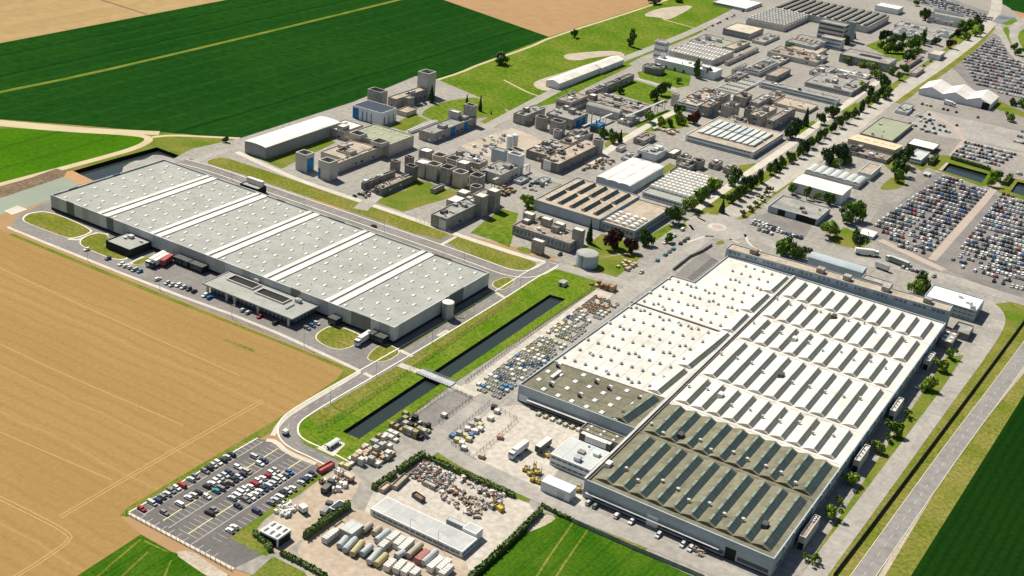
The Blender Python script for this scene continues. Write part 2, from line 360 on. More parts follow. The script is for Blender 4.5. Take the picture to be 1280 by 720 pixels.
# paved grounds
sheet('yard', [(205, 205), (240, 186), (300, 173), (402, 140), (440, 128), (520, 95), (548, 100), (600, 122), (640, 140), (700, 128), (800, 72), (870, 44), (930, 8), (985, -25), (1200, -25), (1262, 10), (1292, 36), (1330, 120), (1330, 300), (1258, 380), (1005, 724), (900, 860), (960, 762), (870, 722), (700, 646), (676, 640), (590, 722), (480, 840), (340, 900), (300, 760), (340, 697), (287, 672), (405, 588), (425, 582), (370, 560), (368, 530), (500, 450), (640, 340), (700, 322)], .04, 'yard', [CANAL, EPOND1, EPOND2])
sheet('asphalt_yard', [(14, 283), (22, 270), (62, 250), (203, 208), (240, 198), (330, 238), (700, 328), (690, 341), (500, 458), (470, 478), (448, 463), (200, 364)], .06, 'asphalt')
# kerbside lawns round the long warehouse
LAWNS = [[(30, 272), (37, 267), (62, 264), (115, 287), (110, 292), (92, 298), (82, 297), (50, 285), (30, 277)],
 [(100, 301), (111, 294), (127, 291), (137, 296), (133, 303), (129, 307), (163, 322), (149, 325), (133, 321), (102, 308)],
 [(164, 331), (169, 326), (195, 317), (200, 320), (176, 331)],
 [(394, 423), (399, 415), (417, 406), (455, 420), (445, 430), (433, 436), (420, 437), (404, 431)],
 [(459, 446), (470, 434), (485, 430), (502, 440), (487, 450), (475, 453), (462, 451)],
 [(612, 355), (629, 347), (638, 347), (643, 351), (640, 356), (627, 364)],
 [(496, 437), (613, 364), (618, 367), (504, 437)]]
for p in LAWNS[:6]:
    W_ = [G(*q) for q in p]; c = (sum(q[0] for q in W_)/len(W_), sum(q[1] for q in W_)/len(W_))
    big = [(c[0]+(q[0]-c[0])*1.05, c[1]+(q[1]-c[1])*1.05) for q in W_]
    r = chaikin(big, 2); b = MB(); b.prism(r, .07, .17); tag(b.build('kerb', 'kerb'), kind='structure')
    sheet('lawn', chaikin(W_, 2), .175, 'rough_lawn', world=True)
sheet('lawn', LAWNS[6], .175, 'lawn')
GR = [('rough_lawn', [(256, 203), (270, 197), (282, 197), (300, 203), (350, 219), (440, 251), (567, 291), (545, 302), (440, 264), (350, 235), (313, 221), (273, 209)], 1),
 ('rough_lawn', [(569, 292), (630, 310), (673, 330), (668, 336), (648, 338), (624, 331), (554, 305)], 1),
 ('lawn', [(300, 195), (325, 199), (352, 211), (374, 200), (420, 178), (408, 173), (335, 199), (310, 190)], 0),
 ('lawn', [(458, 249), (511, 237), (534, 228), (574, 241), (560, 248), (523, 259), (504, 265)], 0),
 ('meadow', [(588, 291), (605, 277), (627, 261), (648, 267), (643, 284), (641, 296), (637, 309), (612, 299)], 0),
 ('lawn', [(642, 310), (656, 308), (669, 315), (658, 318)], 1),
 ('lawn', [(715, 332), (745, 323), (787, 317), (803, 321), (771, 346), (746, 347)], 0),
 ('lawn', [(733, 308), (752, 292), (790, 303), (800, 312), (745, 323)], 0),
 ('meadow', [(807, 297), (836, 280), (844, 284), (815, 304)], 0),
 ('meadow', [(524, 142), (545, 130), (570, 124), (600, 121), (640, 140), (622, 149), (600, 146), (590, 153), (560, 156), (538, 150)], 1),
 ('lawn', [(486, 158), (517, 142), (535, 150), (505, 164)], 0),
 ('meadow', [(762, 115), (793, 100), (842, 115), (834, 128), (818, 132), (782, 121)], 0),
 ('meadow', [(796, 90), (809, 88), (840, 86), (864, 95), (861, 107), (847, 110), (800, 98)], 0),
 ('meadow', [(793, 158), (822, 141), (836, 137), (864, 153), (853, 160), (830, 163), (809, 165)], 0),
 ('lawn', [(755, 180), (773, 166), (797, 167), (771, 185), (760, 189)], 0),
 ('lawn', [(923, 207), (944, 204), (949, 209), (925, 226)], 0),
 ('meadow', [(998, 176), (998, 157), (1016, 151), (1032, 156)], 0),
 ('lawn', [(880, 262), (905, 240), (945, 222), (1000, 185), (1090, 115), (1096, 119), (1000, 195), (950, 233), (905, 268), (888, 268)], 0),
 ('lawn', [(1099, 234), (1118, 219), (1134, 225), (1126, 236), (1104, 238)], 1),
 ('lawn', [(1036, 298), (1055, 284), (1070, 290), (1090, 302), (1075, 312), (1045, 306)], 0),
 ('meadow', [(1082, 57), (1100, 50), (1126, 58), (1140, 70), (1118, 79), (1112, 72)], 0),
 ('meadow', [(1185, 45), (1215, 26), (1230, 36), (1215, 58), (1190, 54)], 0),
 ('lawn', [(1084, 120), (1110, 104), (1128, 108), (1098, 134), (1085, 136)], 0),
 ('lawn', [(1050, 140), (1070, 128), (1076, 134), (1056, 148)], 0),
 ('lawn', [(1240, 380), (1262, 378), (1290, 395), (1270, 412)], 0),
 ('lawn', [(1226, 352), (1240, 350), (1290, 366), (1290, 374), (1250, 368)], 1),
 ('lawn', [(1245, 115), (1290, 130), (1290, 150), (1240, 135)], 0),
 ('meadow', [(1250, 18), (1275, 24), (1262, 32), (1252, 30)], 1),
 ('meadow', [(1252, 34), (1262, 34), (1266, 60), (1258, 55)], 1),
 ('meadow', [(1276, 36), (1300, 30), (1310, 70), (1280, 68), (1270, 52)], 1),
 ('lawn', [(1003, 716), (1183, 446), (1205, 444), (1026, 716)], 0),
 ('lawn', [(527, 562), (546, 562), (669, 616), (661, 628), (636, 620), (534, 574), (523, 570)], 0),
 ('lawn', [(676, 632), (684, 627), (811, 684), (804, 690), (716, 652)], 0),
 ('lawn', [(287, 672), (405, 586), (412, 590), (330, 650), (316, 668), (342, 690), (330, 696)], 0),
 ('lawn', [(313, 720), (342, 696), (380, 715), (400, 740), (300, 760)], 0),
 ('lawn', [(652, 266), (700, 230), (708, 233), (664, 268)], 0),
 ('lawn', [(796, 226), (838, 204), (846, 208), (806, 234)], 0),
 ('lawn', [(846, 284), (880, 258), (888, 262), (858, 286)], 0),
 ('lawn', [(560, 236), (590, 224), (600, 228), (575, 240)], 0),
 ('lawn', [(500, 233), (520, 224), (540, 229), (516, 240)], 0),
 ('lawn', [(612, 146), (632, 152), (618, 160), (600, 152)], 0),
 ('meadow', [(690, 122), (700, 114), (740, 95), (780, 78), (790, 82), (720, 116), (700, 128)], 0),
 ('lawn', [(1104, 205), (1116, 196), (1126, 200), (1114, 214)], 0),
 ('lawn', [(925, 268), (962, 238), (968, 242), (935, 272)], 0),
 ('lawn', [(1136, 204), (1146, 200), (1162, 208), (1152, 214)], 0),
 ('lawn', [(392, 562), (400, 556), (434, 573), (428, 580)], 0)]
for i, (m_, p, r_) in enumerate(GR): sheet('lawn', p, .066+i*.0003, m_, rnd=r_)
sheet('lawn', [(1159, 209), (1172, 194), (1190, 195), (1249, 214), (1236, 232), (1226, 233)], .12, 'lawn', [EPOND1])
sheet('lawn', [(1246, 240), (1263, 222), (1330, 236), (1320, 262)], .12, 'lawn', [EPOND2])
sheet('canal_bank', [(373, 546), (373, 533), (382, 523), (498, 457), (540, 430), (670, 349), (683, 339), (697, 337), (748, 352), (745, 361), (560, 484), (437, 578), (425, 577), (380, 555)], .16, 'bank_grass', [CANAL])
sheet('canal_bank_dry', [(384, 522), (498, 457), (640, 369), (650, 373), (510, 462), (400, 532)], .17, 'rough_lawn')
sheet('concrete_pad', [(396, 561), (420, 548.5), (432, 555.5), (417, 571)], .2, 'path')
for p in ([(706, 74), (704, 68), (722, 66), (760, 63), (782, 66), (770, 69), (740, 72), (722, 76)], [(802, 20), (815, 13), (832, 9), (868, 6), (858, 14), (842, 22), (832, 25), (826, 22)]):
    sheet('bare_patch', p, .03, 'dirt', rnd=1)
sheet('bare_patch', [(665, 104), (678, 98), (700, 92), (782, 64), (778, 76), (690, 114), (672, 112)], .028, 'dirt', rnd=1)
sheet('rubble_ground', [(575, 182), (640, 160), (672, 172), (655, 186), (640, 196), (600, 196)], .07, 'dirt')
sheet('gravel_patch', [(648, 186), (668, 172), (690, 180), (672, 192)], .074, 'dirt')
ribbon('footpath', [(630, 100), (645, 108), (665, 118), (684, 122)], 2, .03, 'chalk', 2)
ribbon('footpath', [(546, 100), (575, 91), (600, 80), (660, 60), (690, 46), (780, 18), (836, -1)], 3, .03, 'chalk', 1)
ribbon('footpath', [(795, 98), (845, 112)], 2.5, .1, 'path', 0)
ribbon('footpath', [(880, 38), (850, 30), (828, 24)], 2, .03, 'chalk', 0)
# roads
def road(name, pts, wid, m, z=.1, kerb=0, rnd=2, centre=True):
    ribbon(name, pts, wid, z, m, rnd)
    if centre: dashes(pts, z+.012, wid=.16)
    if kerb:
        P_ = chaikin([G(*p) for p in pts], rnd, False)
        for sgn in (-1, 1):
            ribbon('kerb', offset_line(P_, sgn*(wid/2+kerb/2)), kerb, z-.05, 'kerb', 0, th=.17, world=True)
R1 = [(228, 202), (268, 212), (330, 235), (440, 272), (553, 311), (605, 330), (640, 343), (668, 343), (690, 331)]
R2 = [(428, 583), (398, 567), (370, 555), (359, 543), (361, 527), (378, 514), (413, 493), (464, 464), (540, 420), (623, 370), (662, 345), (690, 329)]
road('road', R1, 7.5, 'asphalt', kerb=.7); road('road', R2, 7.5, 'asphalt', .115, kerb=.7)
ribbon('pavement', [(10, 283.5), (13, 286), (200, 361), (320, 404), (444, 461), (450, 464.5), (442, 470), (366, 515), (349, 529), (341, 545)], 2.2, .12, 'path', 1)
ribbon('pavement', [(333, 550), (345, 552), (359, 566), (395, 580)], 2.4, .13, 'path', 1)
ribbon('pavement', [(392, 561), (398, 558)], 2.4, .13, 'path', 0)
for p in ([(120, 299), (137, 291.5)], [(85, 299), (98, 300), (122, 291)], [(160, 331), (180, 321)], [(552, 306), (570, 296)], [(455, 466.5), (466, 472)], [(547, 420), (560, 413)], [(620, 366), (632, 373)], [(500, 438), (516, 446)]):
    ribbon('crossing', p, 2.2, .13, 'path', 0)
road('path', [(296, 190), (330, 206), (370, 224), (440, 248), (520, 275), (570, 293), (640, 316), (680, 328), (700, 333)], 4.5, 'path', .09, centre=False)
road('road', [(240, 204), (268, 192), (300, 184), (310, 188)], 6, 'old_road', .095, centre=False)
road('road', [(450, 262), (475, 240), (500, 225), (545, 195), (570, 180), (640, 142), (700, 110), (760, 82), (810, 62), (870, 38), (930, 8), (960, -10)], 9, 'old_road', .1, centre=False)
road('road', [(560, 186), (620, 200), (680, 222), (730, 234)], 8, 'old_road', .096, centre=False)
road('road', [(670, 330), (735, 340), (800, 360)], 8, 'old_road', .094, centre=False)
road('road', [(735, 205), (790, 168), (850, 135), (920, 118)], 6, 'path', .094, centre=False)
road('road', [(470, 606), (545, 551), (620, 493), (700, 430), (780, 371), (840, 325), (880, 296), (912, 268)], 11, 'old_road', .1, centre=False)
road('road', [(912, 268), (960, 236), (1040, 182), (1110, 124), (1180, 78), (1232, 38), (1246, 14), (1246, -10)], 13, 'avenue', .102, centre=True)
ribbon('verge', [(925, 274), (968, 242), (1000, 219)], 3, .09, 'rough_lawn', 1)
ribbon('verge', [(1122, 129), (1150, 109), (1186, 85), (1222, 57), (1243, 32)], 6, .09, 'rough_lawn', 1)
ribbon('verge', [(1114, 108), (1140, 92), (1172, 70), (1215, 38)], 5, .09, 'lawn', 1)
road('road', [(870, 262), (930, 220), (1000, 173), (1060, 128), (1100, 100)], 6, 'path', .098, centre=False)
road('road', [(540, 548), (575, 574), (640, 604), (720, 640), (800, 672), (900, 712), (960, 740)], 9, 'old_road', .104, centre=False)
road('road', [(905, 285), (950, 300), (1000, 316), (1100, 330), (1180, 345), (1260, 372), (1290, 380)], 11, 'old_road', .106, centre=False)
road('road', [(960, 262), (1005, 228), (1040, 200), (1075, 172), (1095, 150)], 7, 'old_road', .108, centre=False)
road('service_road', [(800, 980), (960, 796), (1040, 690), (1120, 582), (1180, 500), (1225, 440), (1248, 405), (1246, 388), (1230, 376)], 8, 'old_road', .11, centre=False)
road('highway', [(800, 1120), (955, 896), (1082, 716), (1140, 634), (1200, 550), (1250, 484), (1300, 415), (1360, 335), (1440, 230)], 7.4, 'highway', .112, kerb=.22)
ribbon('road', [(1190, 566), (1240, 502), (1300, 432), (1350, 375)], 6, .11, 'pink_path', 1)
ribbon('field_track', [(1096, 730), (1150, 640), (1200, 556), (1262, 468), (1290, 430)], 2, .05, 'dirt', 1)
road('road', [(1246, 30), (1262, 62), (1280, 82), (1300, 95)], 8, 'old_road', .1, centre=False)
road('road', [(1290, 20), (1268, 32), (1266, 50), (1282, 72), (1310, 90)], 9, 'old_road', .11)
# roundabout by the factory gate
c0 = G(897, 284)
b = MB(); b.cyl(*c0, 20, .1, .115, 36); tag(b.build('roundabout', 'old_road'), kind='structure')
b = MB(); b.cyl(*c0, 6, .1, .24, 28, r2=5.7); tag(b.build('roundabout_island', 'path'), kind='structure')
b = MB(); b.cyl(*c0, 3.6, .2, .3, 24); tag(b.build('roundabout_centre', 'pink_path'), kind='structure')
for p in ([(862, 281), (867, 288)], [(860, 303), (882, 295), (892, 296)], [(912, 299), (924, 304)], [(931, 293), (936, 306), (952, 314)], [(872, 272), (882, 277)]):
    ribbon('traffic_island', p, 1.6, .115, 'path', 1)
sheet('lawn', [(893, 306), (898, 301), (905, 301), (905, 305)], .2, 'lawn', rnd=2)
# factory yard ground
sheet('concrete_yard', [(560, 545), (600, 512), (650, 506), (735, 545), (688, 600), (732, 622), (732, 640), (600, 585)], .07, 'pale_yard')
sheet('pavement', [(668, 512), (680, 505), (728, 527), (722, 533)], .09, 'path')
sheet('storage_yard', [(545, 500), (570, 487), (595, 494), (548, 530), (520, 548), (505, 530)], .075, 'asphalt')
sheet('storage_yard', [(572, 486), (745, 362), (765, 366), (800, 350), (805, 356), (605, 500)], .08, 'pale_yard')
sheet('waste_yard', [(470, 607), (530, 572), (640, 622), (662, 630), (668, 640), (590, 718), (455, 640)], .072, 'pale_yard')
sheet('dirt_yard', [(372, 690), (378, 676), (442, 636), (460, 640), (582, 700), (590, 722), (560, 760), (400, 760)], .076, 'tan_yard')
sheet('dirt_yard', [(318, 666), (400, 600), (432, 582), (452, 600), (436, 632), (378, 674), (352, 694), (340, 688)], .074, 'tan_yard')
sheet('loading_dock', [(843, 345), (868, 352), (898, 328), (880, 315), (860, 330)], .11, 'asphalt')
sheet('loading_ramp', [(858, 348), (866, 351), (898, 326), (890, 322)], .118, 'dark_asphalt')
# big car parks
sheet('asphalt_ground', [(1095, 305), (1078, 290), (1110, 245), (1165, 205), (1120, 160), (1150, 142), (1235, 100), (1180, 84), (1240, 40), (1300, 80), (1340, 200), (1310, 384), (1262, 374), (1180, 346)], .06, 'car_park_ground', [EPOND1, EPOND2])
sheet('car_park', [(1078, 290), (1172, 215), (1290, 262), (1300, 380), (1240, 365), (1180, 335)], .088, 'asphalt')
sheet('car_park', [(1184, 196), (1206, 172), (1290, 192), (1290, 222), (1250, 211)], .084, 'yard')
sheet('car_park', [(1130, 160), (1160, 138), (1290, 168), (1290, 200), (1205, 176)], .082, 'old_road')
sheet('car_park', [(1190, 84), (1242, 42), (1258, 52), (1264, 70), (1300, 82), (1300, 150), (1215, 110)], .084, 'asphalt')
sheet('car_park', [(1130, 0), (1160, -12), (1255, 22), (1240, 30)], .08, 'asphalt')
sheet('pond', [(1240, 27), (1250, 18), (1270, 22), (1252, 30)], .13, 'pond_blue')
sheet('car_park', [(940, 272), (972, 262), (1016, 280), (1005, 298), (960, 285)], .115, 'asphalt')
ribbon('footpath', [(1165, 325), (1240, 240), (1252, 222)], 5, .1, 'pink_path', 1)
ribbon('footpath', [(1100, 300), (1180, 338)], 6, .1, 'pink_path', 0)
for p in ([(1204, 177), (1190, 195), (1172, 215)], [(1160, 139), (1195, 160), (1205, 176), (1290, 196)]): ribbon('footpath', p, 4, .1, 'pink_path', 0)
# ---- staff car park beside the wheat 
CP = [(161.5, 641), (322, 548.5), (332, 550), (359, 566), (395, 579.5), (405, 588), (287, 672), (328, 694), (340, 697), (316, 719), (292, 711)]
sheet('car_park', CP, .11, 'dark_asphalt')
sheet('car_park', [(292, 711), (316, 719), (340, 697), (328, 694)], .116, 'yard')
ribbon('kerb', [(161, 642), (292, 712)], 1.2, .1, 'kerb', 0, th=.15)
ribbon('kerb', [(161, 641), (322, 548)], .6, .1, 'kerb', 0, th=.15)
# ================================================================ buildings
def inset(p, t):
    c = (sum(q[0] for q in p)/len(p), sum(q[1] for q in p)/len(p)); out = []; n = len(p)
    for i in range(n):
        a, b, d = Vector(p[i-1]), Vector(p[i]), Vector(p[(i+1) % n])
        u, v = (a-b).normalized(), (d-b).normalized(); s_ = u+v
        if s_.length < 1e-4: s_ = Vector((-v.y, v.x))
        s_.normalize(); k = t/max(abs(u.cross(s_)), .2)
        if (Vector(c)-b).dot(s_) < 0: s_ = -s_
        out.append(tuple(b+s_*k))
    return out
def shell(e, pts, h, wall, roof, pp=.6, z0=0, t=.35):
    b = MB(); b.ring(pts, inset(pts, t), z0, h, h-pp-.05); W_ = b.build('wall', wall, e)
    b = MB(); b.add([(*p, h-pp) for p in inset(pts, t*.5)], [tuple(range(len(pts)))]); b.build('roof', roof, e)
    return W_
def band(e, face, rc, u0, u1, z0, z1, m='band', name='window_band', d=.07):
    x0, x1, y0, y1 = rc; b = MB()
    if face == 'f': b.box(x0+(x1-x0)*u0, x0+(x1-x0)*u1, y0-d, y0+.02, z0, z1, bot=True)
    else: b.box(x1-.02, x1+d, y0+(y1-y0)*u0, y0+(y1-y0)*u1, z0, z1, bot=True)
    return b.build(name, m, e)
def gable(e, rc, h, rise, axis, wall, roof, kind='gable', over=.3, bays=1):
    x0, x1, y0, y1 = rc
    for k in range(bays):
        if axis == 'y': a0, a1 = x0+(x1-x0)*k/bays, x0+(x1-x0)*(k+1)/bays; o, d, L = ((a0+a1)/2, y0), (0, 1), y1-y0
        else: a0, a1 = y0+(y1-y0)*k/bays, y0+(y1-y0)*(k+1)/bays; o, d, L = (x0, (a0+a1)/2), (1, 0), x1-x0
        hw = (a1-a0)/2
        if kind == 'gable': pr = [(-hw, h), (0, h+rise), (hw, h)]
        elif kind == 'shed': pr = [(-hw, h), (hw, h+rise)]
        else: pr = [(hw*math.sin(t), h+rise*(math.cos(t)-math.cos(1.2))/(1-math.cos(1.2))) for t in [(-1.2+2.4*i/10) for i in range(11)]]; pr = [(u*hw/(hw*math.sin(1.2)), z) for u, z in pr]
        b = MB(); lo = [(u, z) for u, z in pr]
        b.extrude(lo+[(hw, h-.1), (-hw, h-.1)] if kind == 'shed' else lo, o, d, L); b.build('gable', wall, e)
        up = [(u*(1+(over if bays == 1 else 0)/hw), z+.16) for u, z in pr]; n = len(up); b = MB()
        o2 = (o[0]-d[0]*over, o[1]-d[1]*over)
        b.extrude(up+[(u, z-.14) for u, z in up[::-1]], o2, d, L+2*over); b.build('roof', roof, e)
def clutter(e, rc, z, n, seed, big=1., m=None):
    R = random.Random(seed); x0, x1, y0, y1 = rc
    for i in range(n):
        x, y = R.uniform(x0+1.5, x1-1.5) if x1-x0 > 3.5 else (x0+x1)/2, R.uniform(y0+1.5, y1-1.5) if y1-y0 > 3.5 else (y0+y1)/2
        k = R.random(); b = MB(); s = R.uniform(.6, 1.5)*big
        mm = m or R.choice(['metal', 'conc_pale', 'conc', 'white_wall', 'dark_metal', 'r_grey', 'conc'])
        if k < .55: b.box(x-s, x+s, y-s*R.uniform(.5, 1.1), y+s, z+.15, z+R.uniform(.8, 2.0)); b.box(x-s*.8, x+s*.8, y-s*.4, y+s*.8, z, z+.16); b.build('rooftop_unit', mm, e)
        elif k < .8: b.cyl(x, y, .35*big, z, z+1.1, 8); b.cyl(x, y, .55*big, z+1.1, z+1.45, 8); b.build('roof_vent', mm, e)
        else:
            L = R.uniform(2, 5)*big; dx = R.random() < .5
            b.bar((x, y, z+.6), (min(x+L, x1-.5) if dx else x, y if dx else min(y+L, y1-.5), z+.6), .6)
            for q in (.1, .8): b.box(x+(L*q if dx else 0)-.1, x+(L*q if dx else 0)+.1, y+(0 if dx else L*q)-.1, y+(0 if dx else L*q)+.1, z, z+.5)
            b.build('duct', mm, e)
def skylights(e, spots, z, sx, sy, m='dome', name='skylight', hh=.5):
    spots = near(spots); first = MB(); rest = MB()
    for i, (x, y) in enumerate(spots):
        b = MB() if i < 100 else rest
        b.box(x-sx-.12, x+sx+.12, y-sy-.12, y+sy+.12, z-.05, z+hh*.5, 1)
        b.prism([(x-sx, y-sy), (x+sx, y-sy), (x+sx, y+sy), (x-sx, y+sy)], z+hh*.5, z+hh, tz=[(x-sx*.7, y-sy*.7), (x+sx*.7, y-sy*.7), (x+sx*.7, y+sy*.7), (x-sx*.7, y+sy*.7)])
        if i < 100: b.build(name, [m, 'metal'], e)
    if rest.v: tag(rest.build(name, [m, 'metal'], e), kind='stuff')
RECTS = {}
def sq(px, py, h, s):                          # square footprint from the middle of its roof
    x, y = G(px, py, h); return x-s/2, x+s/2, y-s/2, y+s/2
def roofhouse(e, px, py, h, sx, sy, hh, wall='conc', roof='r_grey', open_=False):
    x, y = G(px, py, h+hh); p = [(x-sx/2, y-sy/2), (x+sx/2, y-sy/2), (x+sx/2, y+sy/2), (x-sx/2, y+sy/2)]; b = MB()
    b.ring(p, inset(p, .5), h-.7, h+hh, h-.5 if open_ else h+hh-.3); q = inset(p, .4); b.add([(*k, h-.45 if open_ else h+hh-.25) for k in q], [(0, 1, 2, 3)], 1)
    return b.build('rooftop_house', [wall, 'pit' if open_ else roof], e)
def rect(Lp, Rp, h):
    (x0, y0), (x1, y1) = G(*Lp, h), G(*Rp, h)
    if x1-x0 < 2.5 or y1-y0 < 2.5:
        cx, cy = (x0+x1)/2, (y0+y1)/2; hx, hy = max(x1-x0, 2.5)/2, max(y1-y0, 2.5)/2
        x0, x1, y0, y1 = cx-hx, cx+hx, cy-hy, cy+hy
    return x0, x1, y0, y1
NB = 0
def bld(label, Lp, Rp, hp, wall='conc', roof='r_grey', name='factory_building', cat='building', st=0, win='fs', cl=0, pp=.6, rf='flat', rise=2, axis='y', bays=1, sky=None, h=None, group=None, open_=False, doors=(), big=1., z0=0, wm='band', oct_=False, rects=None):
    global NB; NB += 1
    h = h or hfrom(Lp, hp); rc = rects or rect(Lp, Rp, h); x0, x1, y0, y1 = rc
    e = thing(name, label, cat, ((x0+x1)/2, (y0+y1)/2, z0), group)
    pts = [(x0, y0), (x1, y0), (x1, y1), (x0, y1)]
    if oct_:
        c = oct_ if oct_ is not True else .22; dx, dy = (x1-x0)*c, (y1-y0)*c
        pts = [(x0+dx, y0), (x1-dx, y0), (x1, y0+dy), (x1, y1-dy), (x1-dx, y1), (x0+dx, y1), (x0, y1-dy), (x0, y0+dy)]
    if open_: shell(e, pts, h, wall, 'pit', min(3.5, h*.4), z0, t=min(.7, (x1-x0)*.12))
    elif rf == 'flat': shell(e, pts, h, wall, roof, pp, z0)
    else:
        b = MB(); b.prism(pts, z0, h, top=True); b.build('wall', wall, e); gable(e, rc, h, rise, axis, wall, roof, rf, bays=bays)
    for k in range(st):
        H_ = (h-z0)/st; za, zb = z0+H_*k+H_*.34, z0+H_*k+H_*.72
        for f in win: band(e, f, rc, .03, .97, za, zb, wm)
    for (f, u, wd, hh, mm) in doors:
        Lf = (x1-x0) if f == 'f' else (y1-y0); q = wd/2/Lf
        band(e, f, rc, max(u-q, .01), min(u+q, .99), z0+.05, z0+hh, mm, 'door', .1)
    if st == 0 and name in ('factory_building', 'concrete_block') and wall.startswith(('conc', 'beige')) and not open_ and not oct_:
        RW = random.Random(NB*7); left = 12
        for f, Lf in (('f', x1-x0), ('s', y1-y0)):
            for lv in range(max(1, int((h-z0)/4.2))):
                for k in range(int(Lf/5.5)):
                    if RW.random() < .45 or left == 0: continue
                    left -= 1; u = (k+.5)/int(Lf/5.5); q = RW.uniform(.7, 1.3)/Lf; zz = z0+1.3+lv*4
                    band(e, f, rc, max(u-q, .02), min(u+q, .98), zz, min(zz+1.3, h-.9), 'glass' if RW.random() < .75 else 'white_wall', 'window')
    zr = h-pp if rf == 'flat' else h+rise
    if cl and not open_:
        dense = name in ('factory_building', 'concrete_block')
        clutter(e, (x0+.6, x1-.6, y0+.6, y1-.6), zr, int(cl*1.7) if dense else cl, NB*13+5, big*(1.15 if dense else 1))
        RR = random.Random(NB)
        if dense and rf == 'flat' and x1-x0 > 9 and y1-y0 > 9:
            for k in range(1+int((x1-x0)*(y1-y0)/450)):
                sx, sy = RR.uniform(3, 6), RR.uniform(3, 7); qx, qy = RR.uniform(x0+sx/2+.7, x1-sx/2-.7), RR.uniform(y0+sy/2+.7, y1-sy/2-.7); hh = RR.uniform(1.2, 3.2); b = MB()
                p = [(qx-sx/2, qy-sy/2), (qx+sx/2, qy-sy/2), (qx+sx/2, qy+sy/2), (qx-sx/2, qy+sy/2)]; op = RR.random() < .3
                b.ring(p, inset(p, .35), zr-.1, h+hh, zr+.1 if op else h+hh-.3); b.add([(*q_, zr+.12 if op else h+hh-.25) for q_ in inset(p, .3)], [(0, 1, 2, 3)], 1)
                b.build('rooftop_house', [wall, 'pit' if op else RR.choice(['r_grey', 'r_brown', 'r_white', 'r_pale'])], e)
    if sky:
        nx, ny, sx, sy = sky[:4]; mm = sky[4] if len(sky) > 4 else 'dome'; hh = sky[5] if len(sky) > 5 else .5
        skylights(e, [(x0+(x1-x0)*(i+.5)/nx, y0+(y1-y0)*(j+.5)/ny) for i in range(nx) for j in range(ny)], zr, sx, sy, mm, hh=hh)
    RECTS[label] = rc; return e, rc, h

# ---- the long grey warehouse
Hh = 8.9; ring_ = [G(63, 243.5, Hh), G(493, 409.4, Hh), G(611.7, 340.5, Hh), G(205, 198.8, Hh)]
x0 = (ring_[0][0]+ring_[3][0])/2; x1 = (ring_[1][0]+ring_[2][0])/2
W1 = thing('warehouse', 'very long grey warehouse with five white bands across its roof', 'warehouse', (*[sum(p[i] for p in ring_)/4 for i in (0, 1)], 0))
shell(W1, ring_, Hh, 'panel', 'r_pale', .9, 0, .5)
def Q(u, v):
    a, b_, c, d = [Vector(p) for p in ring_]; return (a*(1-u)+b_*u)*(1-v)+(d*(1-u)+c*u)*v
b = MB(); pl = [tuple(Q(u, v)) for u, v in ((0, 0), (1, 0), (1, 1), (0, 1))]
b.prism([tuple(Vector(p)+(Vector(p)-Q(.5, .5)).normalized()*.12) for p in pl], .0, 1.5, top=True); b.build('plinth', 'black_wall', W1)
zr = Hh-.9
for i in range(1, 6):
    u = i/6
    for (a, b2) in ((-.0145, -.0035), (.0035, .0205)):
        m_ = MB(); q = [tuple(Q(u+s_, v)) for s_, v in ((a, .006), (b2, .006), (b2, .994), (a, .994))]
        m_.prism(q, zr-.05, zr+.5); m_.build('roof_band', 'r_white', W1)
    m_ = MB(); q = [tuple(Q(u+s_, v)) for s_, v in ((-.0035, .006), (.0035, .006), (.0035, .994), (-.0035, .994))]
    m_.prism(q, zr-.06, zr+.08); m_.build('gutter', 'r_dark', W1)
sp = []; R_ = random.Random(3)
for i in range(6):
    for k in range(4):
        for j in range(8):
            u = (i+.2+.205*k+(.03 if j % 2 else -.02))/6; v = (j+.5+.2*((k % 2)-.5))/8
            sp.append(tuple(Q(u, v)))
skylights(W1, sp, zr, .65, 1.15, 'dome', hh=.42)
sm = []
for i in range(6):
    for k in range(3):
        for j in range(5): sm.append(tuple(Q((i+.3+.2*k)/6, (j+.7)/5.4)))
b = MB()
for p in sm: b.cyl(*p, .25, zr, zr+.5, 6)
tag(b.build('roof_vent', 'metal', W1), kind='stuff')
b = MB(); p = Q(.365, 0)                                     # pale logo panel by the trailers
b.obox((p.x, p.y-.08), (1, 0), 15, .1, 4.2, 7.6); b.build('sign_panel', 'blue_grey', W1)
# storage tank on its side wall
cx, cy = G(559, 397); e = thing('storage_tank', 'shiny upright steel tank against the end wall of the long warehouse', 'tank', (cx, cy, 0))
b = MB(); b.cyl(cx, cy, 2.9, 0, 8.8, 24); b.build('shell', 'metal', e, smooth=False)
b = MB(); b.cyl(cx, cy, 3.05, 8.8, 9.1, 24, r2=2.2); b.build('lid', 'r_white', e)
b = MB()
for q in (-.3, .3): b.bar((cx+2.6, cy+1.4+q, 0), (cx+2.6, cy+1.4+q, 9.3), .12)
for k in range(18): b.bar((cx+2.6, cy+1.1, .5*k+.3), (cx+2.6, cy+1.7, .5*k+.3), .08)
b.build('ladder', 'metal', e)
b = MB(); b.bar((cx+2.8, cy+2, .5), (cx+7, cy+5, .5), .3); b.build('pipe', 'metal', e)
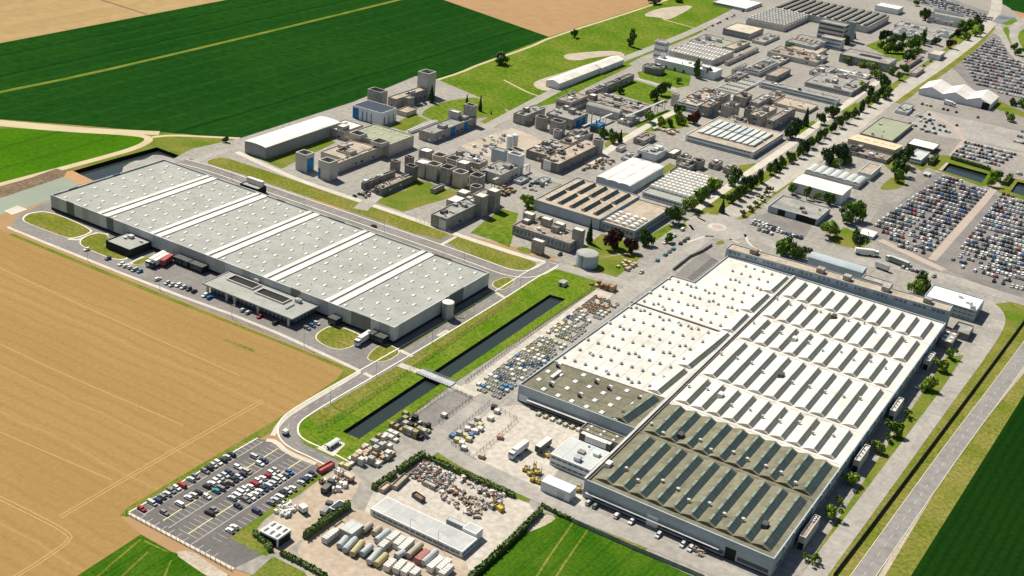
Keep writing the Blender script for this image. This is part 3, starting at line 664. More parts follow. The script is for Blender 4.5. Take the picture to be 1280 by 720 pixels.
# canopied office block in front of it
def front_office():
    h = 5.2; rc = rect((252.5, 353.7), (400, 381), h); x0, x1, y0, y1 = rc
    e = thing('office_building', 'low canopied office with two roof wells in front of the long warehouse', 'office', ((x0+x1)/2, (y0+y1)/2, 0))
    b = MB(); b.box(x0+3, x1-2.5, y0+3, y1, 0, h-.7); b.build('wall', 'black_wall', e)
    b = MB(); b.box(x0+3.4, x1-2.9, y0+2.85, y0+3.02, .6, 3.9, bot=True); b.build('window_band', 'band', e)
    b = MB(); b.box(x1-2.52, x1-2.35, y0+3.4, y1-.5, .6, 3.9, bot=True); b.build('window_band', 'band', e)
    b = MB(); b.ring([(x0, y0), (x1, y0), (x1, y1), (x0, y1)], inset([(x0, y0), (x1, y0), (x1, y1), (x0, y1)], .4), h-.75, h, h-.4); b.box(x0+.2, x1-.2, y0+.2, y1-.2, h-.7, h-.3, bot=True); b.build('canopy_roof', 'r_pale', e)
    for u in (.05, .27, .36, .62, .95):
        b = MB(); b.box(x0+(x1-x0)*u-.5, x0+(x1-x0)*u+.5, y0+.4, y0+1.2, 0, h-.74); b.build('pillar', 'conc_pale', e)
    for (a, c) in (((287, 347.5), (323, 359)), ((322, 364), (361, 376.5))):
        p, q = G(*a, h), G(*c, h); m_ = MB()
        bx = (p[0], q[0], min(p[1], q[1])-2.4, max(p[1], q[1])+2.4)
        pts = [(bx[0], bx[2]), (bx[1], bx[2]), (bx[1], bx[3]), (bx[0], bx[3])]
        m_.ring(pts, inset(pts, .5), h-.3, h+.55, h-.25); m_.build('roof_well', 'conc_pale', e)
        m_ = MB(); m_.add([(*k, h-.24) for k in inset(pts, .45)], [(0, 1, 2, 3)]); m_.build('well_glass', 'pit', e)
    for a in ((317, 347), (322, 352), (373, 377), (378, 372)):
        p = G(*a, h); m_ = MB(); m_.box(p[0]-1.6, p[0]+1.6, p[1]-1, p[1]+1, h-.2, h+1.5); m_.cyl(p[0], p[1], .6, h+1.5, h+1.9, 10); m_.build('rooftop_unit', 'metal', e)
    for a, c in (((330, 354), (341, 358)), ((357, 386), (368, 380))):
        p, q = G(*a, h), G(*c, h); m_ = MB(); m_.bar((*p, h+.3), (*q, h+.3), .5); m_.build('duct', 'metal', e)
front_office()
bld('low black annex with pale flat roof against the long warehouse', (132, 300.5), (189, 302), 5, 'black_wall', 'r_pale', h=4.6, cl=3, pp=.4, name='annex')
e, rc, h = bld('small black plant house with white tank on the back of the long warehouse', (300, 229), (333, 232.5), 5, 'black_wall', 'r_pale', h=4.2, pp=.4, name='annex')
b = MB(); b.box(rc[0]+1, rc[1]-1, rc[3]-3, rc[3]-.6, h-.3, h+3); b.build('rooftop_unit', 'r_white', e)
for (a, s_, tx) in (((218, 325), 6, 'leftmost black dock box, behind the red trailer'), ((231, 327), 4, 'small black dock box between trailers and the wide dock box'), ((247, 331), 9, 'wide black dock box left of the canopied office'), ((417, 398), 5, 'black dock box right of the canopied office'), ((464, 418), 4, 'black dock box behind the white delivery truck'), ((476, 420), 6, 'black dock box nearest the warehouse front corner')):
    p = G(*a, 3.6); y = Q((p[0]-ring_[0][0])/(ring_[1][0]-ring_[0][0]), 0).y
    e = thing('dock_house', tx, 'loading dock', (p[0], y, 0)); m_ = MB(); m_.box(p[0]-s_/2, p[0]+s_/2, y-5, y-.15, .9, 3.9, bot=True); m_.build('housing', 'black_wall', e)
    m_ = MB(); m_.box(p[0]-s_/2+.5, p[0]+s_/2-.5, y-5.06, y-4.98, 1.1, 3.4, bot=True); m_.build('door', 'dark_metal', e)
    m_ = MB(); m_.box(p[0]-s_/2-.15, p[0]+s_/2+.15, y-5.2, y-.14, 3.9, 4.05, bot=True); m_.build('roof', 'dark_metal', e)
    m_ = MB(); [m_.box(p[0]+t-.15, p[0]+t+.15, y-4.9, y-4.5, 0, .92) for t in (-s_/2+.3, s_/2-.3)]; m_.build('support', 'dark_metal', e)

# ---- the big factory with the saw-tooth roof
FH = 8.5
FR = [Vector(G(*p, FH)) for p in ((731, 599), (968, 698.7), (1182.5, 403.7), (993, 345))]
def F(u, v): a, b_, c, d = FR; return (a*(1-u)+b_*u)*(1-v)+(d*(1-u)+c*u)*v
def vof(p):
    q = Vector(G(*p, FH+.4)); a, b_, c, d = FR; lo = (c-b_); return (q-b_).dot(lo)/lo.length_squared
cF = F(.5, .5); FAC = thing('factory', 'huge factory hall with rows of saw-tooth skylights, white roof and green roof', 'factory', (cF.x, cF.y, 0))
vg = vof((1048, 581)); e_ = .0045
b = MB(); allp = [tuple(F(u, v)) for u, v in ((0, 0), (1, 0), (1, 1), (0, 1))]
b.ring(allp, inset(allp, .5), 0, FH, FH-.75); b.build('wall', 'blue_grey', FAC)
b = MB(); b.add([(*F(u, v), FH-.7) for u, v in ((.004, .003), (.996, .003), (.996, vg), (.004, vg))], [(0, 1, 2, 3)]); b.build('green_roof', 'r_green', FAC)
b = MB(); b.add([(*F(u, v), FH-.7) for u, v in ((.004, vg), (.996, vg), (.996, .997), (.004, .997))], [(0, 1, 2, 3)]); b.build('white_roof', 'r_white2', FAC)
rowsG = [((943, 687), (1001, 617.5)), ((1000.5, 614), (1033, 575))]
rowsW = [((1036, 571), (1062, 536.5)), ((1067, 534), (1101, 485)), ((1105, 482.5), (1125, 452.5)), ((1128.5, 450.5), (1147, 424.8)), ((1150, 423), (1168, 396.5))]
zr = FH-.7
def monitor(parent, p, q, roof, glz, flaps, L1=4.9, hh=1.5, L2=2.35):
    L2 = 3.5 if flaps else L2
    p, q = Vector(p), Vector(q); d = (q-p).normalized(); L = (q-p).length
    pr = [(-L1, zr-.02), (-L1*.7, zr+hh*.45), (-L1*.35, zr+hh*.8), (-.15, zr+hh), (.25, zr+hh*.97)]
    gz = [(.25, zr+hh*.97), (L2*.35, zr+hh*.66), (L2*.68, zr+hh*.34), (L2, zr-.02)]
    b = MB(); b.extrude(pr+gz[1:], p, d, L); m_ = b.build('roof_monitor', roof, parent)
    b = MB(); g2 = [(u+.06, z+.06) for u, z in gz]; b.extrude(g2+[(u-.05, z-.05) for u, z in gz[::-1]], p+d*1.1, d, L-2.2); b.build('glazing', glz, m_)
    if flaps:
        n = 5 if L > 30 else 3
        for k in range(n):
            t = (k+.25)/n*L; b = MB(); pp_ = [(-.6, zr+hh*.98), (-.35, zr+hh+.2), (.4, zr+hh+.16), (.6, zr+hh*.8)]
            b.extrude(pp_, p+d*t, d, L/n*.55); b.build('vent_flap', 'teal', m_)
for ci in range(10):
    for k, (a, c) in enumerate(rowsG+rowsW):
        va, vb = vof(a), vof(c); u = .092+.0918*ci
        p, q = F(u, max(va, .012)), F(u, min(vb, .985))
        if q.y-p.y < 3: continue
        dd_ = (q-p).normalized(); p, q = p+dd_*.9, q-dd_*.9
        monitor(FAC, p, q, 'r_green' if k < 2 else 'r_white2', 'glazing' if k < 2 else 'glazing_w', k < 2)
for v in [vof(a) for a, _ in rowsG[1:]+rowsW]:
    b = MB(); v -= .004; b.prism([tuple(F(u, w_)) for u, w_ in ((.006, v-.0015), (.994, v-.0015), (.994, v+.0015), (.006, v+.0015))], zr-.01, zr+.15); b.build('roof_joint', 'r_green' if v < vg-.01 else 'r_white2', FAC)
R_ = random.Random(11); sp = []
for ci in range(10):
    for k in range(6):
        u = .092+.0918*ci-.052+R_.uniform(-.006, .006); v = (k+.35+R_.uniform(-.1, .1))/6.2; sp.append(F(u, v))
for i, p in enumerate(near(sp)[:60]):
    b = MB(); s_ = .95 if i % 9 else 1.7
    if i % 9: b.cyl(p.x, p.y, .45, zr, zr+1.5, 8); b.cyl(p.x, p.y, .75, zr+1.5, zr+1.9, 8); b.build('roof_vent', 'conc_pale', FAC)
    else: b.box(p.x-1.1, p.x+1.1, p.y-1.6, p.y+1.6, zr, zr+2.4); b.build('rooftop_unit', 'r_white' if i % 2 else 'dark_metal', FAC)
def fband(u0, u1, z0, z1, m_, nm, d=.08, face='f'):
    p, q = (F(u0, 0), F(u1, 0)) if face == 'f' else (F(1, u0), F(1, u1)); dd = (q-p).normalized(); n = Vector((dd.y, -dd.x))
    c = (p+q)/2+n*d/2; b = MB(); b.obox((c.x, c.y), (dd.x, dd.y), (q-p).length, d, z0, z1); return b.build(nm, m_, FAC)
for u0, u1 in ((.06, .36), (.42, .76), (.83, .985)): fband(u0, u1, 1.3, 2.9, 'glass', 'window_band')
fband(.02, .74, 3.3, 3.5, 'conc_pale', 'canopy', 1.6); fband(.02, .985, .02, .5, 'black_wall', 'plinth', .12)
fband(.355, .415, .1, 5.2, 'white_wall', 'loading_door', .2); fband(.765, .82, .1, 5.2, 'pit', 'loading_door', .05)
fband(.02, .98, 1.5, 3.2, 'band', 'window_band', .1, 's')
for u in [i/24 for i in range(1, 24)]: fband(u-.002, u+.002, .05, FH-.2, 'grey_clad', 'pilaster', .35, 's')
b = MB()                                       # raised rim between both halves of the roof
p, q = F(0, 0), F(0, 1); d = (q-p).normalized(); b.obox(tuple((p+q)/2), (d.x, d.y), (q-p).length, 1., FH-.4, FH+.45); b.build('dividing_wall', 'conc_pale', FAC)
b = MB(); b.obox(tuple((p+q)/2+Vector((1.1, 0))), (d.x, d.y), (q-p).length-2, .7, FH-.6, FH-.2); b.build('gutter', 'r_dark', FAC)
# left, flat part of the factory
def left_hall():
    LP = [Vector(G(*p, FH)) for p in ((648.5, 480.3), (794.8, 536), (993, 345), (910, 319), (868, 352), (840, 343.5))]
    LP[1] = F(0, .001)+(F(0, 1)-F(0, 0))*((LP[1]-F(0, 0)).dot(F(0, 1)-F(0, 0))/(F(0, 1)-F(0, 0)).length_squared); LP[2] = F(0, 1)
    off = Vector((-.7, 0)); LP[1] += off; LP[2] += off
    c = sum(LP, Vector((0, 0)))/6
    e = thing('factory', 'wide flat factory hall with white vented roof left of the saw-tooth hall', 'factory', (c.x, c.y, 0))
    pts = [tuple(p) for p in LP]; b = MB(); b.ring(pts, inset(pts, .45), 0, FH, FH-.75); b.build('wall', 'blue_grey', e)
    ip = [Vector(p) for p in inset(pts, .3)]
    ga = Vector(G(690.4, 449, FH)); gb = Vector(G(829.5, 495.5, FH))
    def cut(a, b_):  # where the edge a-b crosses the colour change line
        d1, d2 = b_-a, gb-ga; t = (ga-a).cross(d2)/d1.cross(d2); return a+d1*t
    e1, e2 = cut(ip[0], ip[5]), cut(ip[1], ip[2])
    b = MB(); b.add([(*p, zr) for p in (ip[0], ip[1], e2, e1)], [(0, 1, 2, 3)]); b.build('green_roof', 'r_green', e)
    b = MB(); wl = [e1, e2, ip[2], ip[3], ip[4], ip[5]]; tt = tessellate_polygon([[Vector((*p, zr)) for p in wl]]); b.add([(*p, zr) for p in wl], tt); b.build('white_roof', 'r_white2', e)
    def rim(a, b_, w_, hh, m_, nm, z=zr):
        d = (b_-a).normalized(); q = MB(); q.obox(tuple((a+b_)/2), (d.x, d.y), (b_-a).length, w_, z-.02, z+hh); q.build(nm, m_, e)
    rim(e1, e2, .6, .35, 'conc_pale', 'roof_joint')
    k1, k2 = Vector(G(789, 378, zr)), Vector(G(906, 417, zr)); rim(k1, k2, .9, .6, 'r_dark', 'roof_joint')
    for t in (.35, .7): rim(ip[0].lerp(e1, t), ip[1].lerp(e2, t), .45, .08, 'r_dark', 'roof_joint')
    for t in (.2, .4, .6, .8): rim(ip[0].lerp(ip[1], t), e1.lerp(e2, t), .12, .05, 'r_dark', 'roof_seam')
    for k in range(1, 9):
        t = k/9; rim(e1.lerp(e2, t), Vector((e1.lerp(e2, t).x, k1.y if t < .999 else k2.y)), .1, .05, 'r_grey', 'roof_seam')
    sp = [((674, 473), 0), ((685.5, 463), 0), ((699, 454), 1), ((701, 467), 0), ((690.5, 477.5), 1), ((680, 485), 0), ((698, 493), 0), ((709.5, 484), 0), ((719.5, 475.5), 0), ((730, 467.5), 0), ((715, 500), 0), ((726, 491), 1), ((737, 482), 0), ((747, 474), 1), ((763, 482), 1), ((754.5, 490), 0), ((744, 499), 0), ((733.5, 507), 0), ((752.5, 514), 0), ((763.5, 505), 0), ((773.5, 497), 0), ((784, 487), 0), ((801, 495), 1), ((792, 503.5), 0), ((781, 513), 1), ((771, 521), 0)]
    skylights(e, [G(*p, FH) for p, _ in sp], zr, .95, 1.25, 'dome', hh=.5)
    for p, k in sp:
        if k:
            x, y = G(p[0]-2, p[1]+3, FH); b = MB(); b.box(x-.6, x+.6, y-.6, y+.6, zr, zr+1.3); b.box(x-.8, x+.8, y-.8, y+.8, zr+1.3, zr+1.5, bot=True); b.build('roof_vent', 'dark_metal', e)
    x, y = G(695, 468, FH); b = MB(); b.box(x-.8, x+.8, y-4, y+4, zr, zr+1.2); b.build('rooftop_unit', 'r_white', e)
    R = random.Random(5); vents = []
    a, b_, c_, d_ = e1, e2, ip[2], Vector((ip[0].x, ip[2].y))
    for i in range(10):
        for j in range(15):
            u, v = (i+.5+(.25 if j % 2 else -.1))/10.4, (j+.5)/15; p = (a*(1-u)+b_*u)*(1-v)+(d_*(1-u)+c_*u)*v
            if p.y > ip[5].y-1 and p.x < ip[4].x+9: continue
            if u > .93: continue
            vents.append(tuple(p)); 
            if R.random() < .25: vents.append((p.x+R.uniform(1.5, 3), p.y+R.uniform(-2, 2)))
    vents = near(vents); rest = MB()
    for i, (x, y) in enumerate(vents):
        b = MB() if i < 100 else rest; b.cyl(x, y, .7, zr, zr+.7, 8); b.cyl(x, y, 1., zr+.7, zr+1.05, 8, r2=.6)
        if i < 100: b.build('roof_vent', 'metal', e)
    tag(rest.build('roof_vent', 'metal', e), kind='stuff')
    for a, c in (((784, 528), (826, 497.5)), ((828, 493), (863, 464)), ((866, 461), (917, 419)), ((920, 416), (940, 395)), ((943, 391), (966, 370)), ((969, 367), (990, 348))):
        a2, c2 = G(*a, FH), G(*c, FH); monitor(e, (a2[0]-3.2, a2[1]), (c2[0]-3.2, c2[1]), 'r_white2' if a[1] < 494 else 'r_green', 'glazing_w' if a[1] < 494 else 'glazing', a[1] > 494)
    d = (LP[1]-LP[0]).normalized()
    def wb(u0, u1, z0, z1, m_, nm, dd=.1):
        p, q = LP[0].lerp(LP[1], u0), LP[0].lerp(LP[1], u1); c = (p+q)/2+Vector((d.y, -d.x))*dd/2; q_ = MB(); q_.obox((c.x, c.y), (d.x, d.y), (q-p).length, dd, z0, z1); q_.build(nm, m_, e)
    wb(.015, .09, .3, 4, 'white_wall', 'loading_door'); wb(.12, .98, 1.2, 2.8, 'glass', 'window_band'); wb(.1, .99, 3.2, 3.45, 'conc_pale', 'canopy', 2.2); wb(.01, .99, .02, .6, 'black_wall', 'plinth', .14)
left_hall()
# ramp and retaining wall behind the notch
b = MB(); A_ = [G(*p) for p in ((842, 338), (862, 322), (878, 315), (890, 307))]
o = offset_line(A_, .6); b.prism(A_+o[::-1], 0, 1.6); tag(b.build('retaining_wall', 'conc_dark'), 'grey retaining wall curving beside the loading dock ramp', 'wall')
# ---- long office wing along the factory's far edge, and what stands behind it
h = 12.5; p0, p1 = Vector(G(908, 310, h)), Vector(G(1187, 389, h)); d = (p1-p0).normalized(); n = Vector((-d.y, d.x)); wd = 9
pts = [tuple(p) for p in (p0, p1, p1+n*wd, p0+n*wd)]; c = (p0+p1)/2+n*wd/2
e = thing('office_wing', 'long narrow office wing with beige roof along the far edge of the saw-tooth hall', 'office', (c.x, c.y, 0))
shell(e, pts, h, 'blue_grey', 'r_beige', .5)
for k, u in enumerate([i/12 for i in range(12)]):
    q = p0.lerp(p1, u+.042); b = MB(); q = q-n*.05; b.obox((q.x, q.y), (d.x, d.y), (p1-p0).length/12*.72, .1, FH+1.4, FH+2.9); b.build('window_band', 'band', e)
for u in (.12, .43, .55, .72, .9):
    q = p0.lerp(p1, u)+n*wd*.5; b = MB(); b.box(q.x-2, q.x+2, q.y-2, q.y+2, h-.5, h+2.2); b.build('rooftop_unit', 'conc' if u > .5 else 'r_brown', e)
B = bld
B('blue-grey barrel roofed shed behind the long beige office wing', (1006, 321), (1078, 341), 9, 'blue_grey', 'blue_grey', rf='barrel', rise=1.3, axis='x', h=6.5, rects=(G(1008, 334)[0], G(1077, 352)[0], G(1008, 334)[1], G(1008, 334)[1]+9))
B('low flat blue-grey block with tan roof beside the barrel roofed shed', (1077, 347), (1117, 353), 6, 'blue_grey', 'r_beige', h=8)
B('white ribbed roof office of three storeys beside the end of the big factory', (1155.6, 369.4), (1231, 373.6), 14, 'blue_grey', 'r_ribw', st=3, cl=4, name='office_building')
B('grey flat roofed cube next to the white ribbed office', (1190, 412), (1218, 407.5), 8, 'conc_dark', 'r_grey', name='annex')
B('grey block with six roof domes wedged between factory and grey cube', (1174, 424), (1199, 416), 9, 'conc_dark', 'r_grey', sky=(2, 3, .9, .9), name='annex')
for k, (a, c, hp, lb) in enumerate((((1155, 449), (1170, 441), 12, 'farthest of the four stair towers on the factory side wall'), ((1113, 512), (1130, 498), 14, 'second farthest of the four stair towers on the factory side wall'), ((1068, 574), (1088, 557), 15, 'second nearest of the four stair towers on the factory side wall'), ((999, 669), (1026, 645.5), 16, 'long low stair block on the factory side wall nearest its front corner'))):
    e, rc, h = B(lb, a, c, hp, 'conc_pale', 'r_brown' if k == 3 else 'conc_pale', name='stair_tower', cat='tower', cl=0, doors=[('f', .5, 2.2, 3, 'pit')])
    for t in (.3, .5, .7):
        b = MB(); y = rc[2]+(rc[3]-rc[2])*(t if k < 3 else .6+t*.4); b.box(rc[0]+1, rc[1]-1, y-.35, y+.35, h-.58, h+.4); b.build('rooftop_unit', 'white_wall', e)
# yard in front of the factory
B('pale corrugated hall with louvred vents beside the saw-tooth hall', (688, 567), (762, 565.5), 10, 'white_wall', 'r_sheet', h=5.2, pp=.05, st=2, win='f', cl=4, name='hall')
B('low flat annex tucked under the wall of the flat factory hall', (725, 535), (782, 546), 8, 'conc', 'r_green', h=4.6, sky=(3, 2, .6, .6), name='annex')
B('plain white box shed between yellow forklifts and factory corner', (676.7, 601), (721, 608), 8, 'white_wall', 'r_white', h=4.6, pp=.05, name='shed', doors=[('f', .7, 3, 3, 'metal')])
B('low open flat shed with dark front beside the corrugated hall', (722, 546), (762, 562), 3, 'dark_metal', 'r_white', h=4., pp=.1, name='shed', rects=(G(723, 551)[0], G(762, 566)[0], G(723, 551)[1], G(723, 551)[1]+6))
# west and south compounds
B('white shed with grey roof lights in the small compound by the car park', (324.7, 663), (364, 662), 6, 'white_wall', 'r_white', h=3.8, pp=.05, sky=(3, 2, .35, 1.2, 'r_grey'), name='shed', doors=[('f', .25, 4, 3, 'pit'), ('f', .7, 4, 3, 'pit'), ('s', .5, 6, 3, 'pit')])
B('very long low white roofed shed in the scrap yard', (461.4, 637.5), (606, 669.5), 5, 'white_wall', 'r_rib', h=2.9, pp=.04, st=1, name='shed', rects=(G(461.4, 637, 2.9)[0], G(579.4, 688.5, 2.9)[0], G(520, 662.5, 2.9)[1], G(479, 618.5, 2.9)[1]))
B('white stepped roof lean-to behind the long scrap yard shed', (578, 660), (604, 660), 4, 'white_wall', 'r_rib', h=4.2, pp=.04, name='shed')
B('grey metal sheeted roof behind the middle of the long scrap yard shed', (559, 648), (590, 659), 4, 'grey_clad', 'r_sheet', h=3.6, pp=.04, name='shed')
B('small shed with pale blue roof among the tank containers', (424, 660), (455, 656), 4, 'conc_pale', 'r_sheet', h=3.4, pp=.04, name='shed')
B('white hut with dark blue roof by the tall hedge', (411, 634), (432, 628), 3, 'white_wall', 'r_blue', h=2.8, pp=.04, name='hut')
# ---- north plant, from the field edge to the right
B('long white curved roof shed at the edge of the dark green field', (306, 180), (423, 150), 11, 'grey_clad', 'r_white', rf='barrel', rise=.9, axis='y', h=8, name='shed', rects=(G(306, 191)[0], G(333, 199)[0], G(306, 191)[1], G(306, 191)[1]+ (G(395,158)[1]-G(306,191)[1])), cl=0)
B('white roofed grey block joining long shed and moss roofed hall', (406, 157.5), (454, 156), 11, 'conc', 'r_white', cl=3)
e, rc, h = B('big hall with moss green flat roof and tall beige walls', (436, 165.5), (517.5, 169), 15, 'beige', 'r_moss', sky=(5, 3, .6, .6), name='hall')
roofhouse(e, 448, 166, h, 9, 8, 1.6, 'conc_pale', open_=True); roofhouse(e, 475, 176, h, 9, 9, 2, 'conc_pale', open_=True)
e, rc, h = B('lower beige court building in front of the moss roofed hall', (401, 189), (475, 185), 11, 'beige', 'r_beige', cl=4)
roofhouse(e, 433, 188, h, 11, 8, .5, 'conc', open_=True)
B('long beige flat block along the side of the moss roofed hall', (414, 203), (477, 183), 13, 'beige', 'r_beige', cl=5)
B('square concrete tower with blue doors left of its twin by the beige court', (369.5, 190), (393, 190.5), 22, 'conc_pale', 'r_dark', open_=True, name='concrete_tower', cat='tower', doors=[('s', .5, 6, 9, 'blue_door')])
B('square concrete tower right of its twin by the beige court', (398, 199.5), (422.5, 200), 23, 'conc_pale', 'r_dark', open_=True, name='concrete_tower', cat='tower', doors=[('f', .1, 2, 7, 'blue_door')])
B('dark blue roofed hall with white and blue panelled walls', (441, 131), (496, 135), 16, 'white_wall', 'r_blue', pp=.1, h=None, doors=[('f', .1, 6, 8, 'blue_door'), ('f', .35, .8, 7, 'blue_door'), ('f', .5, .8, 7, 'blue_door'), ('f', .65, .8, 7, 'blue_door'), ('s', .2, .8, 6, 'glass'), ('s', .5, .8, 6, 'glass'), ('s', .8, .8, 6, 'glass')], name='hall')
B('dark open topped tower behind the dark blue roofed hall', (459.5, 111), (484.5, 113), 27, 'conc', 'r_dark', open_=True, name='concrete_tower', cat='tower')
B('beige roofed wing linking dark open tower and tall pale tower', (485, 121), (533.7, 111), 12, 'conc', 'r_beige', cl=5)
B('low beige annex right of the dark blue roofed hall', (496, 137), (521, 136), 6, 'beige', 'r_beige')
B('grey cube in front of the beige roofed wing', (504, 121), (518, 121), 12, 'conc', 'r_grey', name='annex')
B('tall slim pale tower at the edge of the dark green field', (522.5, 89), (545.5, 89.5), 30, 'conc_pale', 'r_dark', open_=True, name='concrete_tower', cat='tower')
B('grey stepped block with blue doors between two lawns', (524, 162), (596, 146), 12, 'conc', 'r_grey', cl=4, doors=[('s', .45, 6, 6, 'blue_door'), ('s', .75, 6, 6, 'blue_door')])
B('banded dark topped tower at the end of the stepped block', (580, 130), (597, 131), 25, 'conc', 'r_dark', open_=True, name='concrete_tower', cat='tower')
B('white topped cube on the stepped block between two lawns', (560.5, 137.5), (577, 139), 20, 'conc_pale', 'r_white', name='stair_tower', cat='tower')
B('low white roofed corridor leading to the stepped block', (513, 163), (545, 150), 4, 'white_wall', 'r_white', name='corridor')
B('grey walled plant block by the field road, left of the round tower', (642, 141), (682, 134.5), 12, 'conc', 'r_grey', cl=6)
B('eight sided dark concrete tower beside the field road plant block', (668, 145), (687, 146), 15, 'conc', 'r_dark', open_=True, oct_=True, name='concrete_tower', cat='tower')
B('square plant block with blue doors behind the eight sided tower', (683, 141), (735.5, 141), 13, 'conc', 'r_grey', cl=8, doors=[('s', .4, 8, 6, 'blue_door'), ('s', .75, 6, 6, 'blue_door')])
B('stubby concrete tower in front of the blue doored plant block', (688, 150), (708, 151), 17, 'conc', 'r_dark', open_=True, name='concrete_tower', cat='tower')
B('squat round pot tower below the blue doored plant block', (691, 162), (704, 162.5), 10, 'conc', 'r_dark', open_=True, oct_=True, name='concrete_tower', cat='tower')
B('low cluttered plant with many rooftop boxes right of the gravel patch', (658, 187), (718, 182), 10, 'conc_dark', 'r_brown', cl=14, big=1.2)
B('dark walled plant with beige roof in front of the cluttered plant', (677, 199), (752, 179), 12, 'conc_dark', 'r_beige', cl=6, doors=[('f', .35, 6, 7, 'white_wall')])
B('eight sided tower at the end of the dark walled plant', (740, 173), (756, 174), 18, 'conc', 'r_dark', open_=True, oct_=True, name='concrete_tower', cat='tower')
B('low grey plant with tanks behind the dark walled plant', (708, 166), (738, 166), 7, 'conc', 'r_grey', cl=6)
B('blue metal plant box beside the pipe racks', (738, 156), (757, 154), 8, 'blue_door', 'blue_door', cl=2, name='plant_house', doors=[('f', .5, 5, 4, 'dark_metal')])
B('beige piered block with flat roof beside the field road', (695.5, 123), (735, 119), 12, 'conc_pale', 'r_brown', st=1, cl=5, wm='conc_dark')
B('long grey barrel roofed hall by the piered block', (733, 131), (779, 139), 9, 'conc_pale', 'r_grey', rf='barrel', rise=1.5, axis='x', name='hall')
B('small grey flat annex at the end of the barrel roofed hall', (770, 143), (790, 143), 6, 'conc', 'r_grey', name='annex')
B('long dark roofed block with white far end by the field road', (732, 113.5), (793, 93), 9, 'conc', 'r_dark', cl=6, big=1.3)
B('low cluttered pipe roofed block running towards the small lawn', (729, 123.5), (814.4, 132), 6, 'conc', 'r_brown', cl=18, big=1.1)
B('nearer of the two white barn sheds standing in the meadow', (682, 104.5), (733, 93), 4, 'white_wall', 'r_white', rf='gable', rise=2, axis='y', h=5, name='barn', cat='barn', rects=(G(682, 108)[0], G(694, 113)[0]+1, G(682, 108)[1], G(731, 88)[1]))
B('farther of the two white barn sheds standing in the meadow', (731, 84), (771, 77), 4, 'white_wall', 'r_white', rf='gable', rise=2, axis='y', h=5, name='barn', cat='barn', rects=(G(682, 108)[0]+1, G(694, 113)[0]+2, G(731, 88)[1]+1, G(762, 77)[1]))
B('white square tower with wide foot at the end of the white block', (819, 50.4), (837, 51.6), 22, 'white_wall', 'r_grey', st=3, name='office_tower', cat='tower', wm='conc')
B('long white block with dark roof slot below the ribbed grey hall', (819, 72.7), (903.7, 85.5), 10, 'white_wall', 'r_white', st=0, cl=2, doors=[('f', .2, 2, 3, 'glass'), ('f', .35, 2, 3, 'glass'), ('f', .5, 2, 3, 'glass')])
B('dark rounded plant in front of the white square tower', (801, 82), (834, 83), 8, 'conc_dark', 'r_dark', cl=8, oct_=True)
B('grey hall with ribbed roof behind the long white block', (836, 63), (918, 63), 8, 'conc_pale', 'r_grey', sky=(14, 4, .9, 3, 'r_white'), name='hall')
B('flat beige roofed block behind the ribbed grey hall', (904, 35), (955, 35), 8, 'conc', 'r_cream', st=2)
B('low hall with white chequered dome roof', (933, 24), (1012, 20), 6, 'conc_pale', 'r_pale', sky=(12, 9, 1.4, 1.4, 'r_white', 2.6), name='hall')
e, rc, h = B('large hall with dark glazed roof strips at the top of the site', (966.6, 9), (1112, 19), 8, 'conc_pale', 'r_pale', name='hall')
for i in range(13):
    x = rc[0]+(rc[1]-rc[0])*(i+.5)/13; b = MB(); b.box(x-1.6, x+1.4, rc[2]+3, rc[3]-3, h-.65, h+1.2); b.build('roof_monitor', 'r_dark', e)
e, rc, h = B('office tower of stepped floors in front of the dark striped hall', (1024.5, 26), (1062, 30), 22, 'conc_pale', 'r_grey', st=4, name='office_tower', cat='tower', wm='glass')
B('tall grey slab tower beside the stepped office tower', (1058, 26), (1072, 27), 24, 'blue_grey', 'r_grey', name='office_tower', cat='tower')
B('blue-white block with windowed front near the stepped office tower', (1027, 45), (1057, 48), 13, 'white_wall', 'r_beige', st=3)
B('grey barrel vault block left of the blue-white block', (982, 51), (1036, 50), 9, 'blue_grey', 'r_grey', sky=(6, 1, 2, 6, 'r_brown', 1.6))
B('cluttered flat roofed block in front of the barrel vault block', (959.5, 64), (1035, 70), 6, 'conc_pale', 'r_brown', cl=14, big=1.2)
e, rc, h = B('long grey office block with inner court by the park trees', (1050, 67), (1122, 73), 10, 'conc', 'r_grey', st=2, name='office_building')
b = MB(); b.box(rc[0]+(rc[1]-rc[0])*.3, rc[0]+(rc[1]-rc[0])*.75, rc[2]+(rc[3]-rc[2])*.42, rc[2]+(rc[3]-rc[2])*.72, h-.62, h-.5); b.build('court', 'pit', e)
B('pale flat block behind the park trees', (1111, 39), (1176, 42), 6, 'white_wall', 'r_grey', st=1, cl=6)
B('wide white roofed hall near the far car park', (1162.5, 15.6), (1207, 24), 7, 'white_wall', 'r_pale', cl=4, name='hall')
B('white and pink cluttered block left of the wide white hall', (1160, 22), (1200, 30), 5, 'conc_pale', 'r_beige', cl=8)
B('pale block with white roof beside the dark striped hall', (1094, 6), (1130, 8), 7, 'white_wall', 'r_white', name='hall')
B('small white gatehouse with beige roof by the avenue', (1160.6, 66), (1182, 64), 7, 'white_wall', 'r_cream', name='gatehouse', doors=[('s', .5, 4, 4, 'pit')])
B('narrow reddish roofed row between lawn and avenue', (1130.5, 79.5), (1153, 70), 5, 'beige', 'r_red')
B('flat grey lodge beside the avenue below the reddish row', (1137, 90), (1156, 84), 5, 'conc_pale', 'r_brown', name='lodge')
e, rc, h = B('white triple gabled warehouse beside the crowded car park', (1149, 111), (1249, 121), 7, 'white_wall', 'r_white', rf='gable', rise=4, axis='y', bays=3, name='warehouse', cat='warehouse', doors=[('f', .96, 9, 6, 'pit')])
B('white fronted block left of the rust roofed block', (932, 85), (973, 77), 7, 'white_wall', 'r_dark', st=2, cl=8)
